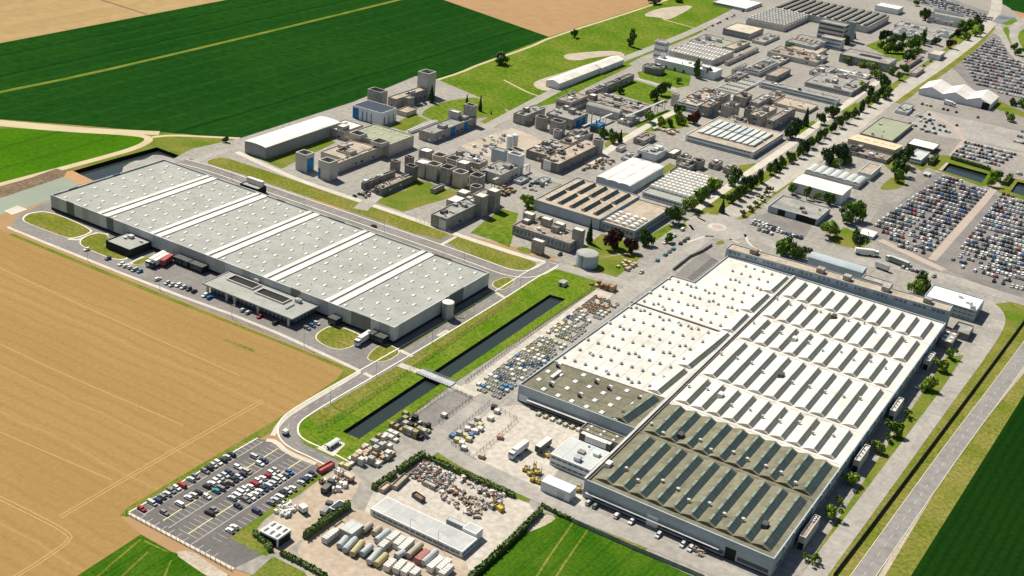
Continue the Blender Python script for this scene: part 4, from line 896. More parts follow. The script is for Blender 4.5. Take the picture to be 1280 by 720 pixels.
B('rust brown roofed block right of the white fronted block', (957.5, 92.5), (989, 86), 7, 'conc', 'r_brown')
B('beige flat block left of the white fronted block', (915, 86), (934, 79), 6, 'conc_pale', 'r_brown', cl=3)
B('low roof dotted with brown hatches below the long white block', (895.5, 110), (950, 101.6), 3, 'white_wall', 'r_pale', sky=(7, 4, .9, .9, 'r_brown', 1.))
B('long white windowed range running towards the avenue', (949.4, 102), (1051, 122), 7, 'white_wall', 'r_grey', st=2, cl=8, name='office_building', rects=None)
e, rc, h = B('grey court building with bright roof beside the avenue trees', (1006, 101.6), (1085.5, 101.6), 6, 'conc_pale', 'r_grey', st=1, cl=5)
B('small hall with bright white roof at the avenue trees', (1053, 108), (1087.5, 100.6), 6, 'conc', 'r_white', name='hall')
B('white flat roof block behind the grey court building', (1046, 87), (1085.5, 93), 4, 'white_wall', 'r_white')
B('brown and white roofed range right of the ribbed grey hall', (908, 77), (947, 59), 5, 'conc_pale', 'r_red', cl=2)
B('small flat grey block above the brown and white range', (940, 49.5), (975, 44), 4, 'conc_pale', 'r_grey', cl=2)
B('white pavilion at the top edge beside the meadow', (891, 2), (953, 3), 4, 'white_wall', 'r_white', st=1, name='pavilion')
# glass roofed hall and its neighbours
e, rc, h = B('large low hall with glass roof panels and pale blue walls', (857.5, 168), (980, 166), 8, 'white_wall', 'r_beige', st=2, name='hall')
x0, x1, y0, y1 = rc
for i in range(9):
    for j in range(2):
        xa, xb = x0+(x1-x0)*(.07+.095*i), x0+(x1-x0)*(.07+.095*i+.08); ya, yb = y0+(y1-y0)*(.2+.33*j), y0+(y1-y0)*(.2+.33*j+.3); b = MB()
        b.add([(xa, ya, h-.5), (xb, ya, h-.5), (xb, yb, h-.5), (xa, yb, h-.5), (xa, ya, h+.2), (xb, ya, h+1), (xb, yb, h+1), (xa, yb, h+.2)], [(0, 1, 5, 4), (1, 2, 6, 5), (2, 3, 7, 6), (3, 0, 4, 7), (4, 5, 6, 7)]); b.build('roof_light', random.Random(i*3+j).choice(['r_sheet', 'r_sheet', 'blue_grey', 'r_sheet']), e)
for a, c, hp, mt, op, lb in (((902, 131), (925.6, 129), 15, 'r_grey', 0, 'grey block behind the glass roofed hall, farthest left of its cluster'), ((917, 119), (941, 118), 12, 'r_brown', 0, 'grey block topmost in the cluster behind the glass roofed hall'), ((931, 135), (951, 136), 14, 'r_beige', 0, 'beige topped block in the middle of the cluster behind the glass roofed hall'), ((937, 142), (972, 134), 14, 'r_beige', 0, 'long beige topped wedge just behind the glass roofed hall'), ((958.6, 149), (995.6, 134), 13, 'r_brown', 0, 'long dark walled wedge beside the big round conifer'), ((937, 126.5), (964.5, 120), 8, 'r_grey', 0, 'low grey roofed link block at the top right of the cluster')):
    B(lb, a, c, hp, 'conc', mt, cl=3, name='concrete_block')
B('low beige sand coloured sheds behind the long white windowed range', (968, 128), (1023, 131), 4, 'beige', 'r_beige', cl=5, name='shed')
B('white windowed office front with cluttered roof near the purple tree', (847, 126), (880, 128), 10, 'white_wall', 'r_beige', st=3, cl=5, name='office_building')
B('cluttered beige roofed plant behind the white windowed office front', (858, 120), (914, 117), 8, 'conc', 'r_beige', cl=20, big=1.2)
B('narrow beige tower left of the white windowed office front', (840, 117), (850, 117), 15, 'beige', 'r_brown', name='stair_tower', cat='tower')
B('dark block between white office front and the purple tree', (874, 131), (900, 127), 13, 'conc_dark', 'r_brown', cl=5, doors=[('s', .5, 5, 5, 'blue_door')])
for a, c, hp, lb in (((846, 196), (865, 194), 10, 'leftmost grey cube in front of the glass roofed hall'), ((863, 199.5), (882, 199), 10, 'second grey cube from the left in front of the glass roofed hall'), ((886, 203), (904, 201), 7, 'low beige cube in front of the glass roofed hall'), ((904, 209), (922, 207), 7, 'rightmost low cube in front of the glass roofed hall, by the lawn')):
    B(lb, a, c, hp, 'conc', 'r_brown', cl=3, name='concrete_block')
B('small grey shed with white roof left of the leftmost grey cube', (833, 190), (852, 187), 6, 'conc', 'r_white', name='shed')
B('white low range in front of the dark park trees', (797, 187), (834, 186), 9, 'white_wall', 'r_pale', cl=3, doors=[('f', .2, 2, 3, 'glass')])
B('pale grey kiosk beside the white low range', (770, 184), (783, 182), 5, 'conc_pale', 'r_grey', name='kiosk')
B('grey block with tan roof behind the white low range', (792, 172), (820, 168), 7, 'conc', 'r_brown', cl=3)
e, rc, h = B('low hall with a white roof of pointed skylights', (803, 239), (900, 224.5), 7, 'white_wall', 'r_pale', name='hall', st=1)
skylights(e, [(rc[0]+(rc[1]-rc[0])*(i+.5)/9, rc[2]+(rc[3]-rc[2])*(.16+.8*(j+.5)/9)) for i in range(9) for j in range(9)], h-.6, 1.7, 1.7, 'r_white', hh=2.4)
B('three bay white barrel roofed shed with grey end walls', (745.6, 221), (830, 209), 5, 'blue_grey', 'r_white', rf='barrel', rise=.8, axis='y', bays=3, name='shed', h=5.5)
e, rc, h = B('large grey walled hall with five rows of dark rooflights', (668, 249), (800, 244.4), 13, 'blue_grey', 'r_beige', name='hall')
x0, x1, y0, y1 = rc
for i in range(5):
    for j in range(2):
        x = x0+(x1-x0)*(.14+.18*i); ya, yb = y0+(y1-y0)*(.1+.45*j), y0+(y1-y0)*(.1+.45*j+.38); b = MB()
        b.extrude([(-1.6, h-.62), (-.6, h+1.1), (.2, h+1.2), (2.2, h-.62)], (x, ya), (0, 1), yb-ya); m_ = b.build('roof_monitor', 'r_beige', e)
        b = MB(); b.extrude([(.3, h+1.25), (2.3, h-.5), (2.2, h-.6), (.2, h+1.2)], (x, ya+.2), (0, 1), yb-ya-.4); b.build('glazing', 'glazing', m_)
e, rc, h = B('wide lower hall joined to the five row hall, with white domes and tan roof', (751, 275.5), (838, 260), 11, 'blue_grey', 'r_beige', name='hall', st=1)
x0, x1, y0, y1 = rc
for i in range(4):
    for j in range(4):
        x, y = x0+(x1-x0)*(.14+.23*i), y0+(y1-y0)*(.07+.1*j); b = MB(); b.extrude([(2.2*math.cos(t), h-.6+1.5*math.sin(t)) for t in [math.pi*(1-q/6) for q in range(7)]], (x, y), (0, 1), 3); b.build('roof_dome', 'r_white', e)
# cube block in front of the five row hall
B('low grey range with brown roof in front of the five row hall', (641, 281), (731, 293), 12, 'conc', 'r_brown', cl=4, st=1)
for a, c, hp, lb in (((654, 265.5), (670, 266.7), 20, 'leftmost white topped cube tower in front of the five row hall'), ((676, 272), (692, 273), 20, 'second white topped cube tower in front of the five row hall'), ((692, 278), (708, 279), 20, 'third white topped cube tower in front of the five row hall'), ((716, 285.5), (732, 286.7), 24, 'rightmost white topped cube tower beside the dark conifer'), ((665, 299), (682, 301), 16, 'white topped cube tower standing forward by the small lawn')):
    B(lb, a, c, hp, 'conc', 'r_white', pp=.15, name='stair_tower', cat='tower')
cx, cy = G(733, 331); e = thing('storage_tank', 'squat pale blue round tank on the lawn edge', 'tank', (cx, cy, 0)); r = 6.3
b = MB(); b.cyl(cx, cy, r, 0, 7.2, 32); b.build('shell', 'blue_grey', e)
b = MB(); b.cyl(cx, cy, r+.15, 7.2, 7.5, 32, r2=r*.96); b.cyl(cx, cy, r*.96, 7.5, 7.9, 32, r2=.6); b.build('lid', 'r_pale', e)
b = MB(); [b.bar((cx+r*math.cos(t), cy+r*math.sin(t), 7.4), (cx+r*math.cos(t), cy+r*math.sin(t), 8.5), .1) for t in [k*math.pi/12 for k in range(24)]]; b.build('railing', 'metal', e)
b = MB(); b.box(cx-.5, cx+.5, cy-r-.35, cy-r+.1, 0, 7.6); b.build('ladder', 'conc_dark', e)
# low ruins-like block and towers left of the lawns
B('long low concrete wing left of its twin beside the lawn', (452, 228), (494, 213), 8, 'conc_dark', 'r_grey', cl=5)
B('long low concrete wing right of its twin beside the lawn', (468, 233), (518, 219), 9, 'conc_dark', 'r_brown', cl=5)
B('small square tower left above the two low concrete wings', (488, 200), (501, 201), 13, 'conc_dark', 'r_dark', open_=True, name='concrete_tower', cat='tower')
B('small square tower middle above the two low concrete wings', (506, 195), (518, 195.5), 13, 'conc_dark', 'r_dark', open_=True, name='concrete_tower', cat='tower')
B('square tower at the end of the right low concrete wing', (506, 206), (523, 207), 18, 'conc_dark', 'r_dark', open_=True, name='concrete_tower', cat='tower')
tw = [(528.5, 201), (543, 205), (560, 209.5), (576, 214), (597, 219), (533, 188), (550, 193), (567.5, 198), (580, 203)]
pos_ = ['leftmost of the front row', 'second of the front row', 'third of the front row', 'fourth of the front row', 'rightmost of the front row', 'leftmost of the back row', 'second of the back row', 'third of the back row', 'rightmost of the back row']
for k, (x, y) in enumerate(tw):
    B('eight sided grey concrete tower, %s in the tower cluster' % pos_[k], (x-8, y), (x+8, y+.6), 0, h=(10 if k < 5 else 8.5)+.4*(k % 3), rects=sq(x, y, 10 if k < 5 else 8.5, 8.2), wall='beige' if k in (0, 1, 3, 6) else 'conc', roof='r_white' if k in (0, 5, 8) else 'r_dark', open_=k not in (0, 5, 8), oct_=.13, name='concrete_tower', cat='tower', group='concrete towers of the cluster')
B('flat grey block behind the tower cluster', (585, 201), (610, 200), 12, 'conc', 'r_grey', cl=3)
B('beige walled block between tower cluster and tall white tower', (600.5, 211), (649, 208), 13, 'beige', 'r_grey', cl=6, doors=[('f', .2, 5, 7, 'blue_door')])
B('flat topped tower behind the beige walled block', (614.7, 185.5), (634.8, 187), 16, 'blue_grey', 'r_grey', name='concrete_tower', cat='tower')
B('tall white-blue square tower at the end of the beige walled block', (634.8, 191), (656, 192.5), 25, 'white_wall', 'r_dark', open_=True, name='concrete_tower', cat='tower')
for k, (x, y) in enumerate(((636, 186), (643, 184.5))):
    cx, cy = G(x, y); e = thing('silo', '%s of two slim white silos beside the gravel' % ('left' if k == 0 else 'right'), 'silo', (cx, cy, 0))
    b = MB(); b.cyl(cx, cy, 2.1, 1.5, 9.5, 16); b.build('shell', 'white_wall', e); b = MB(); b.cyl(cx, cy, 2.1, 9.5, 10.3, 16, r2=.4); b.build('lid', 'white_wall', e)
    b = MB(); [b.bar((cx+1.6*math.cos(t), cy+1.6*math.sin(t), 0), (cx+1.6*math.cos(t), cy+1.6*math.sin(t), 1.6), .3) for t in (.8, 2.4, 3.9, 5.5)]; b.build('leg', 'metal', e)
B('long grey block with white roof boxes beside the bare pad', (539, 267), (625, 241), 15, 'conc', 'r_grey', cl=10, doors=[('f', .75, 5, 6, 'white_wall')])
for a, c, hp, lb in (((558, 249), (582, 247.5), 15, 'wide white topped box on the near half of the long grey block'), ((571, 239), (589, 239), 19, 'grey topped box on the far half of the long grey block'), ((593, 243.5), (611, 243.5), 25, 'left of two tall white topped cubes on the long grey block'), ((609, 237), (626.5, 237), 25, 'right of two tall white topped cubes on the long grey block')):
    B(lb, a, c, hp, 'conc', 'r_white', pp=.15, name='stair_tower', cat='tower')
B('dark open pot tower behind the long grey block', (586, 232), (605, 232), 14, 'conc', 'r_dark', open_=True, oct_=True, name='concrete_tower', cat='tower')
B('tiny concrete hut alone on the lawn', (538, 235), (556, 230.5), 6, 'conc', 'r_grey', name='hut')
B('left of two flat grey tank covers by the pallet heap', (642, 225), (661, 222.5), 4, 'blue_grey', 'r_pale', name='plant_house', cl=1)
B('right of two flat grey tank covers by the pallet heap', (668, 225), (689, 222.5), 4, 'blue_grey', 'r_pale', name='plant_house', cl=1)
B('small grey pump house at the head of the canal', (698, 352), (710, 351), 4, 'conc_pale', 'r_pale', h=2.6, pp=.1, name='pump_house', doors=[('f', .5, 1.2, 2, 'dark_metal')])
# ---- east of the avenue
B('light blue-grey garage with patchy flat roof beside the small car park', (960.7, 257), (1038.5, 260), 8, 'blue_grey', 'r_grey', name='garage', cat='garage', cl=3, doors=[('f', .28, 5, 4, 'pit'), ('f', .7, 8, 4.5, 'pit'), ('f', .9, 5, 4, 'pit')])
B('wide hall with plain white sloping roof behind the garage', (991, 227.6), (1065, 234), 6, 'white_wall', 'r_white', rf='gable', rise=.6, axis='x', name='hall', h=7)
e, rc, h = B('low workshop with seven grey barrel rooflights', (1007, 213), (1083, 222), 5, 'conc_pale', 'r_grey', name='workshop', rects=(G(1005, 219)[0], G(1077, 233)[0], G(1005, 219)[1], G(1005, 219)[1]+22))
for i in range(7):
    x = rc[0]+(rc[1]-rc[0])*(i+.5)/7; b = MB(); b.extrude([(3.2*math.cos(t), h-.6+2.2*math.sin(t)) for t in [math.pi*(1-q/8) for q in range(9)]], (x, rc[2]+1), (0, 1), 17); b.build('roof_vault', 'r_sheet', e)
e, rc, h = B('cream sloped roof hall with five dark rooflights', (1059.5, 177), (1128.5, 182), 6, 'beige', 'cream_sheet', rf='shed', rise=2.4, axis='x', name='hall')
for i in range(5):
    xa = rc[0]+(rc[1]-rc[0])*(.07+.185*i); xb = xa+(rc[1]-rc[0])*.13; ya, yb = rc[2]+(rc[3]-rc[2])*.2, rc[2]+(rc[3]-rc[2])*.5; z_ = lambda y: h+2.4*(rc[3]-y)/(rc[3]-rc[2]) if False else h+2.4*(y-rc[2])/(rc[3]-rc[2])
    b = MB(); b.add([(xa, ya, z_(ya)+.28), (xb, ya, z_(ya)+.28), (xb, yb, z_(yb)+.28), (xa, yb, z_(yb)+.28), (xa, ya, z_(ya)), (xb, ya, z_(ya)), (xb, yb, z_(yb)), (xa, yb, z_(yb))], [(0, 1, 2, 3), (0, 4, 5, 1), (1, 5, 6, 2), (2, 6, 7, 3), (3, 7, 4, 0)]); b.build('roof_light', 'glass', e)
B('brown flat roof lean-to below the cream sloped roof hall', (1049, 186), (1110, 197), 5, 'conc', 'r_brown', cl=3, rects=(G(1048, 190)[0], G(1106, 206)[0], G(1048, 190)[1], G(1048, 190)[1]+15))
B('wide flat grey-green roofed hall beside the cream roof hall', (1075, 166), (1141, 155), 5, 'conc', 'r_moss', cl=4, name='hall')
B('white flat roofed canteen with dark glass walls by the car rows', (1134, 179), (1175, 180), 6, 'glass', 'r_white', name='canteen', pp=.25)
B('pale green cube office beside the canteen', (1135, 196), (1162.5, 190), 7, 'white_wall', 'r_sheet', st=2, name='office_building')
B('beige flat roofed block at the end of the barrel rooflight workshop', (1073, 214), (1102, 207), 8, 'white_wall', 'r_beige')
B('small white canopy kiosk at the corner of the big car park', (1073, 291), (1097.5, 290), 4, 'white_wall', 'r_white', pp=.1, name='kiosk', cl=1)
B('tiny pale blue ticket kiosk at the pond end of the big car park', (1154, 217), (1164, 216), 3, 'white_wall', 'r_sheet', pp=.1, name='kiosk', doors=[('f', .5, 2, 2, 'glass')])
B('flat garage hut beside the triple gabled warehouse', (1119, 137), (1140, 136), 4, 'white_wall', 'r_grey', name='hut', cl=2)
B('pale office cube below the avenue near the pavement', (1123, 133), (1143, 131), 5, 'blue_grey', 'r_pale', name='office_building', st=1)
# footbridge over the canal
def bridge():
    a, c = Vector(G(524, 465)), Vector(G(566, 482)); d = (c-a).normalized(); n = Vector((-d.y, d.x)); L = (c-a).length; m = (a+c)/2
    e = thing('footbridge', 'grey footbridge with railings crossing the dark canal', 'bridge', (m.x, m.y, 0))
    b = MB(); b.obox(tuple(m), tuple(d), L, 5, .2, .65); b.build('deck', 'metal', e)
    for s in (-1, 1):
        b = MB(); p = m+n*s*2.4
        for z in (1.0, 1.6): b.obox(tuple(p), tuple(d), L, .08, z, z+.1)
        for k in range(15): q = a.lerp(c, k/14)+n*s*2.4; b.box(q.x-.06, q.x+.06, q.y-.06, q.y+.06, .6, 1.65)
        b.build('railing', 'metal', e)
    b = MB(); [b.box(q.x-1.2, q.x+1.2, q.y-.8, q.y+.8, -2.8, .22) for q in (a.lerp(c, .06), a.lerp(c, .94))]; b.build('abutment', 'conc', e)
bridge()
ribbon('footpath', [(499, 456), (524, 465)], 4, .19, 'path', 0); ribbon('footpath', [(566, 482), (596, 495)], 4, .19, 'path', 0)
# cycle shelter by the bend of the road
p = Vector(G(416, 558)); e = thing('cycle_shelter', 'small curved roof cycle shelter on its pale pad by the road bend', 'shelter', (p.x, p.y, .2))
b = MB(); b.extrude([(1.4*math.cos(t), 1.7+.6*math.sin(t)) for t in [math.pi*(1-q/8) for q in range(9)]]+[(1.3, 1.7), (-1.3, 1.7)], (p.x, p.y-3.6), (0, 1), 7.2); b.build('roof', 'r_sheet', e)
b = MB(); [b.bar((p.x+sx*1.45, p.y+y, .2), (p.x+sx*1.45, p.y+y, 2.), .14) for sx in (-1, 1) for y in (-3.3, -1.1, 1.1, 3.3)]; b.build('frame', 'metal', e)
for y in (-2.4, -.9, .9, 2.4): b = MB(); b.box(p.x-1, p.x+1, p.y+y-.3, p.y+y+.3, .2, 1.1); b.build('cycle_rack', 'dark_metal', e)

# ---- lower fill-in buildings of the dense old plant
for lb, a, c, hp, wl, rf_, k in (
 ('low concrete base joining the grey towers of the cluster', (527, 213), (612, 209), 6, 'conc', 'r_brown', 5),
 ('low flat link behind the tower cluster', (556, 196), (600, 194), 5, 'conc', 'r_grey', 4),
 ('flat beige shed between cluttered plant and eight sided tower', (700, 175), (742, 166), 6, 'conc', 'r_beige', 6),
 ('grey green roofed shed behind the ribbed grey hall', (872, 60), (918, 52), 5, 'conc_pale', 'r_moss', 3),
 ('long grey shed between alley and ribbed grey hall', (862, 50), (905, 47), 5, 'conc_pale', 'r_grey', 3),
 ('tan roofed shed right of the grey green roofed shed', (905, 58), (938, 52), 5, 'conc_pale', 'r_beige', 2),
 ('brown cluttered block left of the white fronted block', (906, 97), (936, 91), 5, 'conc', 'r_brown', 8),
 ('row of grey gables left of the cluttered flat block', (955, 75), (1000, 66), 4, 'conc_pale', 'r_grey', 9),
 ('beige low block under the blue-white block', (985, 60), (1034, 61), 6, 'conc_pale', 'r_beige', 7),
 ('grey low block between court building and cluttered flat block', (1012, 88), (1046, 84), 5, 'conc_pale', 'r_grey', 5),
 ('brown flat court filling beside the bright white roof hall', (1030, 103), (1062, 99), 5, 'conc', 'r_brown', 4),
 ('low white annex between bright roof hall and long office', (1058, 92), (1090, 92), 4, 'white_wall', 'r_beige', 2),
 ('stepped grey block right of the dark block by the purple tree', (888, 122), (912, 117), 12, 'conc', 'r_grey', 4),
 ('tan roofed block between white windowed range and wedge', (952, 121), (982, 117), 5, 'beige', 'r_brown', 4),
 ('grey shed row at the foot of the glass roofed hall cluster', (905, 150), (935, 148), 7, 'conc', 'r_grey', 4),
 ('low cluttered shed left of the three bay barrel shed', (776, 196), (800, 192), 4, 'conc_pale', 'r_pale', 4),
 ('brown roofed block behind the pointed skylight hall', (845, 205), (872, 203), 7, 'conc', 'r_brown', 4),
 ('dark strip building along the back of the pointed skylight hall', (838, 212), (862, 206), 5, 'conc_dark', 'r_dark', 2),
 ('grey flat block behind the beige walled block', (596, 214), (622, 209), 11, 'conc', 'r_grey', 4),
 ('cluttered low shed right of the barrel roofed hall', (772, 150), (800, 147), 4, 'conc_pale', 'r_grey', 5),
 ('pale flat hall behind the pale flat block of the park', (1118, 30), (1160, 33), 5, 'conc_pale', 'r_pale', 5),
 ('white low hall along the top car park edge', (1168, 10), (1205, 17), 4, 'white_wall', 'r_pale', 2),
 ('pale shed by the upper avenue below the wide white hall', (1166, 40), (1196, 38), 4, 'white_wall', 'r_grey', 2),
 ('tan low hut beside the workshop with seven rooflights', (1040, 196), (1062, 194), 5, 'conc_pale', 'r_beige', 2)):
    B(lb, a, c, hp, wl, rf_, cl=k, big=1.15)

def pipe_bridge(label, a, c, h, n):
    A, B_ = Vector(G(*a)), Vector(G(*c)); d = (B_-A).normalized(); nn = Vector((-d.y, d.x)); L = (B_-A).length; m = (A+B_)/2
    e = thing('pipe_bridge', label, 'pipe bridge', (m.x, m.y, 0))
    for k in range(n):
        p = A.lerp(B_, k/(n-1)); b = MB()
        for s in (-1, 1): b.bar((*(p+nn*s*1.1), 0), (*(p+nn*s*1.1), h), .3)
        b.bar((*(p-nn*1.3), h-.3), (*(p+nn*1.3), h-.3), .3); b.build('trestle', 'conc_dark', e)
    for s, t, mm in ((-.8, .35, 'metal'), (-.2, .5, 'white_wall'), (.5, .4, 'blue_grey'), (1, .25, 'metal')):
        b = MB(); b.bar((*(A+nn*s), h+.1), (*(B_+nn*s), h+.1), t); b.build('pipe', mm, e)
pipe_bridge('long pipe bridge crossing to the inner lawn by the white office front', (781, 157), (829, 136), 7, 6)
pipe_bridge('short pipe bridge beside the blue metal plant box', (728, 166), (764, 150), 5, 5)
pipe_bridge('pipe bridge along the front of the long dark roofed block', (738, 128), (800, 142), 5, 6)
pipe_bridge('pipe bridge behind the long grey block with white roof boxes', (616, 234), (660, 214), 5, 5)
for i, (x, y, h) in enumerate(((738, 162, 13), (744, 164, 9), (749, 158, 11))):
    cx, cy = G(x, y); e = thing('chimney', '%s of three slim metal stacks beside the blue metal plant box' % ('leftmost', 'middle', 'rightmost')[i], 'chimney', (cx, cy, 0))
    b = MB(); b.cyl(cx, cy, .55, 0, h, 10, r2=.4); b.build('stack', 'metal' if i != 1 else 'blue_door', e); b = MB(); b.cyl(cx, cy, .9, 0, .8, 10); b.build('foot', 'conc_dark', e)
# ================================================================ vehicles
PAINT = {'white': (.78, .78, .76), 'silver': (.50, .51, .52), 'grey': (.20, .205, .21), 'black': (.022, .023, .025), 'dark blue': (.025, .045, .11), 'blue': (.03, .14, .42), 'red': (.34, .02, .025), 'green': (.05, .16, .08), 'beige': (.48, .42, .32), 'teal': (.04, .25, .28)}
MIX = ['white']*27+['silver']*22+['grey']*17+['black']*22+['dark blue']*9+['blue']*3+['red']*3+['teal']*1+['beige']*2
def car_meshes(L, W, hb, hr, van):
    prof = [(-L/2, .35), (-L/2, hb*.9), (-L/2+.12, hb), (L*.2, hb), (L/2-.15, hb*.86), (L/2, hb*.62), (L/2, .35)]
    b = MB(); n = len(prof); w_ = W/2
    vs = [(x, -w_+(.06 if z > hb*.8 else 0), z) for x, z in prof]+[(x, w_-(.06 if z > hb*.8 else 0), z) for x, z in prof]
    b.add(vs, [(i, (i+1) % n, n+(i+1) % n, n+i) for i in range(n)]+[tuple(range(n-1, -1, -1)), tuple(range(n, 2*n))])
    r0, r1 = (-L*.42, L*.12) if not van else (-L*.46, L*.27); q = w_-.22
    b.box(r0, r1, -q, q, hr-.07, hr)
    for x in (-L*.31, L*.31):
        for s in (-1, 1):
            A = [2*math.pi*i/10 for i in range(10)]; y0, y1 = sorted((s*(w_-.2), s*(w_+.01)))
            b.add([(x+.31*math.cos(a), y0, .31+.31*math.sin(a)) for a in A]+[(x+.31*math.cos(a), y1, .31+.31*math.sin(a)) for a in A], [(i, (i+1) % 10, 10+(i+1) % 10, 10+i) for i in range(10)]+[tuple(range(10)), tuple(range(19, 9, -1))], 1)
    g = MB(); g0, g1 = (-L*.47, L*.22) if not van else (-L*.48, L*.36)
    g.prism([(g0, -w_+.1), (g1, -w_+.1), (g1, w_-.1), (g0, w_-.1)], hb-.02, hr-.06, tz=[(r0, -q), (r1, -q), (r1, q), (r0, q)])
    return b, g
CARPROTO = []
for L, W, hb, hr, van in ((4.2, 1.75, .92, 1.46, 0), (3.8, 1.68, .95, 1.5, 0), (4.6, 1.8, .95, 1.55, 1)):
    b, g = car_meshes(L, W, hb, hr, van); CARPROTO.append((b, g))
def mesh_only(b, name, mats):
    o = b.build(name, mats); me = o.data; bpy.data.objects.remove(o); return me
CARM = [(mesh_only(b, 'car', ['paint', 'tyre']), mesh_only(g, 'window', 'glass')) for b, g in CARPROTO]
cars = []           # x, y, heading, colour, row text
RC = random.Random(21)
def row(desc, a, c, fill, pitch=2.4, gaps=(), side=0., cols=None, along=False, world=False):
    A, B_ = (Vector(a), Vector(c)) if world else (Vector(G(*a)), Vector(G(*c)))
    d = (B_-A).normalized(); L = (B_-A).length; n = int(L/pitch)
    for i in range(n):
        t = (i+.5)/n
        f = fill
        for g0, g1, gf in gaps:
            if g0 <= t < g1: f = gf
        if RC.random() > f: continue
        p = A+d*L*t+Vector((-d.y, d.x))*(side+RC.uniform(-.25, .25))
        h = math.atan2(d.y, d.x)+(0 if along else math.pi/2)+(math.pi if RC.random() < .5 else 0)+RC.uniform(-.03, .03)
        cars.append((p.x, p.y, h, RC.choice(cols or MIX), desc, RC.choice((0, 0, 1, 1, 2))))
# staff car park rows (x runs across the rows)
def prow(desc, x, y0, y1, fill, gaps): row(desc, (x, y0), (x, y1), fill, gaps=gaps, world=True)
prow('the row beside the wheat field', -293.2, 254, 318, .97, [(0, .04, 0), (.04, .12, .75), (.12, .2, .8), (.80, 1, 0)])
prow('the second row from the wheat field', -285.2, 260, 320, .92, [(0, .03, 1), (.03, .13, .3), (.13, .2, .8), (.6, .84, .25), (.84, .9, .8), (.9, 1, 0)])
prow('the third row from the wheat field', -280.4, 260, 320, .94, [(0, .22, 0), (.22, .3, .3), (.3, .37, .3), (.72, .80, .9), (.88, 1, .0)])
prow('the fourth row from the wheat field', -272.6, 258, 318, .95, [(0, .2, 0), (.2, .28, .4), (.28, .42, .05), (.85, 1, 0)])
prow('the fifth row from the wheat field', -267.6, 258, 318, .95, [(0, .36, .0), (.36, .45, .5), (.88, 1, .0)])
prow('the row beside the grass strip', -259.6, 262, 318, .9, [(0, .1, 0), (.1, .16, .8), (.16, .3, 0), (.3, .38, .7), (.38, .48, 0), (.95, 1, 0)])
row('the kerb row left of the trailers', (100, 314), (212, 361), .7, 3.2, [(.3, .42, .2), (.7, .8, .2)], side=3)
row('the kerb row below the canopied office', (214, 359), (330, 404), .5, 3.4, [(.5, .62, .1)], side=3)
row('the kerb row by the warehouse corner', (335, 406), (430, 446), .22, 4, side=3)
row('the row under the office canopy end', (381, 413), (399, 404), .9, 2.6)
row('the row along the saw-tooth hall front', (722, 624), (812, 664), .5, 3.2, [(.3, .5, .25)], side=0)
row('the hall front row right of the white door', (818, 668), (868, 689), .55, 3.2)
row('the roadside row by the roundabout entry', (828, 306), (856, 286), .8, 5.5, cols=['white', 'white', 'red', 'silver', 'white'], along=True)
row('the roadside row across from the round tank', (788, 351), (862, 297), .6, 5.2, cols=['teal', 'blue', 'grey', 'teal', 'black', 'beige'], along=True)
for k, (a, c) in enumerate((((941, 276), (980, 290)), ((937, 279), (1003, 299)), ((946, 287), (972, 296)))):
    row('the %s row facing the blue-grey garage' % ORD[k], a, c, .9, 2.5)
row('the row behind the factory office wing', (1126, 334), (1160, 345), .7, 2.6)
row('the parking by the factory stair towers', (1140, 478), (1150, 488), .8, 2.6)
row('the avenue kerb beside the conifers', (985, 207), (1010, 189), .35, 6, along=True)
row('the yard between sloping white hall and car park', (1064, 262), (1084, 248), .4, 5)
row('the lane behind the long warehouse', (445, 274), (475, 287), .5, 7, along=True)
row('the yard before the dark blue hall', (520, 134), (532, 130), .8, 3)
row('the forecourt by the round tank', (697, 318), (703, 320), .9, 3)
# rows of the big car parks beyond the factory
def lot(desc, poly, n, fill, empt=()):
    W_ = [Vector(G(*p)) for p in poly]; ys = [p.y for p in W_]; y0, y1 = min(ys), max(ys)
    for k in range(n):
        y = y0+(y1-y0)*(k+.5)/n; xs = []
        for i in range(len(W_)):
            a, c = W_[i], W_[(i+1) % len(W_)]
            if (a.y-y)*(c.y-y) < 0: xs.append(a.x+(c.x-a.x)*(y-a.y)/(c.y-a.y))
        if len(xs) < 2: continue
        g = [e[2:] for e in empt if e[0] <= k <= e[1]]
        row('the %s row %s' % (ordw(k), desc), (min(xs)+1.5, y), (max(xs)-1.5, y), fill, gaps=g, world=True)
lot('of the big eastern car park', [(1088, 280), (1176, 219), (1228, 236), (1236, 241), (1162, 322), (1120, 308)], 21, .95, [(0, 3, .45, .55, 0), (4, 9, .5, .54, .1), (0, 0, .6, 1, .3)])
lot('of the far right car park', [(1182, 328), (1250, 240), (1300, 258), (1300, 372), (1240, 352)], 22, .96, [(0, 1, 0, 1, .6), (2, 4, 0, .4, .5)])
row('the lorry lane behind the office wing', (1180, 352), (1100, 318), .3, 2.6)
lot('of the canteen car park', [(1186, 194), (1204, 176), (1274, 194), (1250, 210)], 5, .9)
lot('of the upper right corner park', [(1276, 160), (1262, 178), (1300, 196), (1300, 160)], 5, .8)
lot('of the crowded stock car park', [(1200, 76), (1240, 46), (1256, 54), (1262, 72), (1300, 86), (1300, 134), (1218, 106)], 20, .96)
lot('of the top edge car park', [(1140, 2), (1160, -8), (1246, 24), (1236, 29)], 9, .8)
lot('of the market square', [(1136, 158), (1160, 141), (1200, 158), (1178, 178)], 6, .4)
lot('of the corner lot beyond the pond', [(1262, 215), (1290, 200), (1310, 230), (1290, 236)], 4, .8)
row('the apron before the triple gabled warehouse', (1150, 130), (1225, 148), .5, 3.5)
row('the market square edge', (1144, 144), (1176, 158), .5, 2.8); row('the market square inner line', (1130, 152), (1160, 166), .6, 2.8)
row('the avenue beside the park', (1130, 100), (1180, 66), .3, 6, along=True)
row('the alley beside the meadow', (880, 38), (930, 14), .5, 7, along=True)
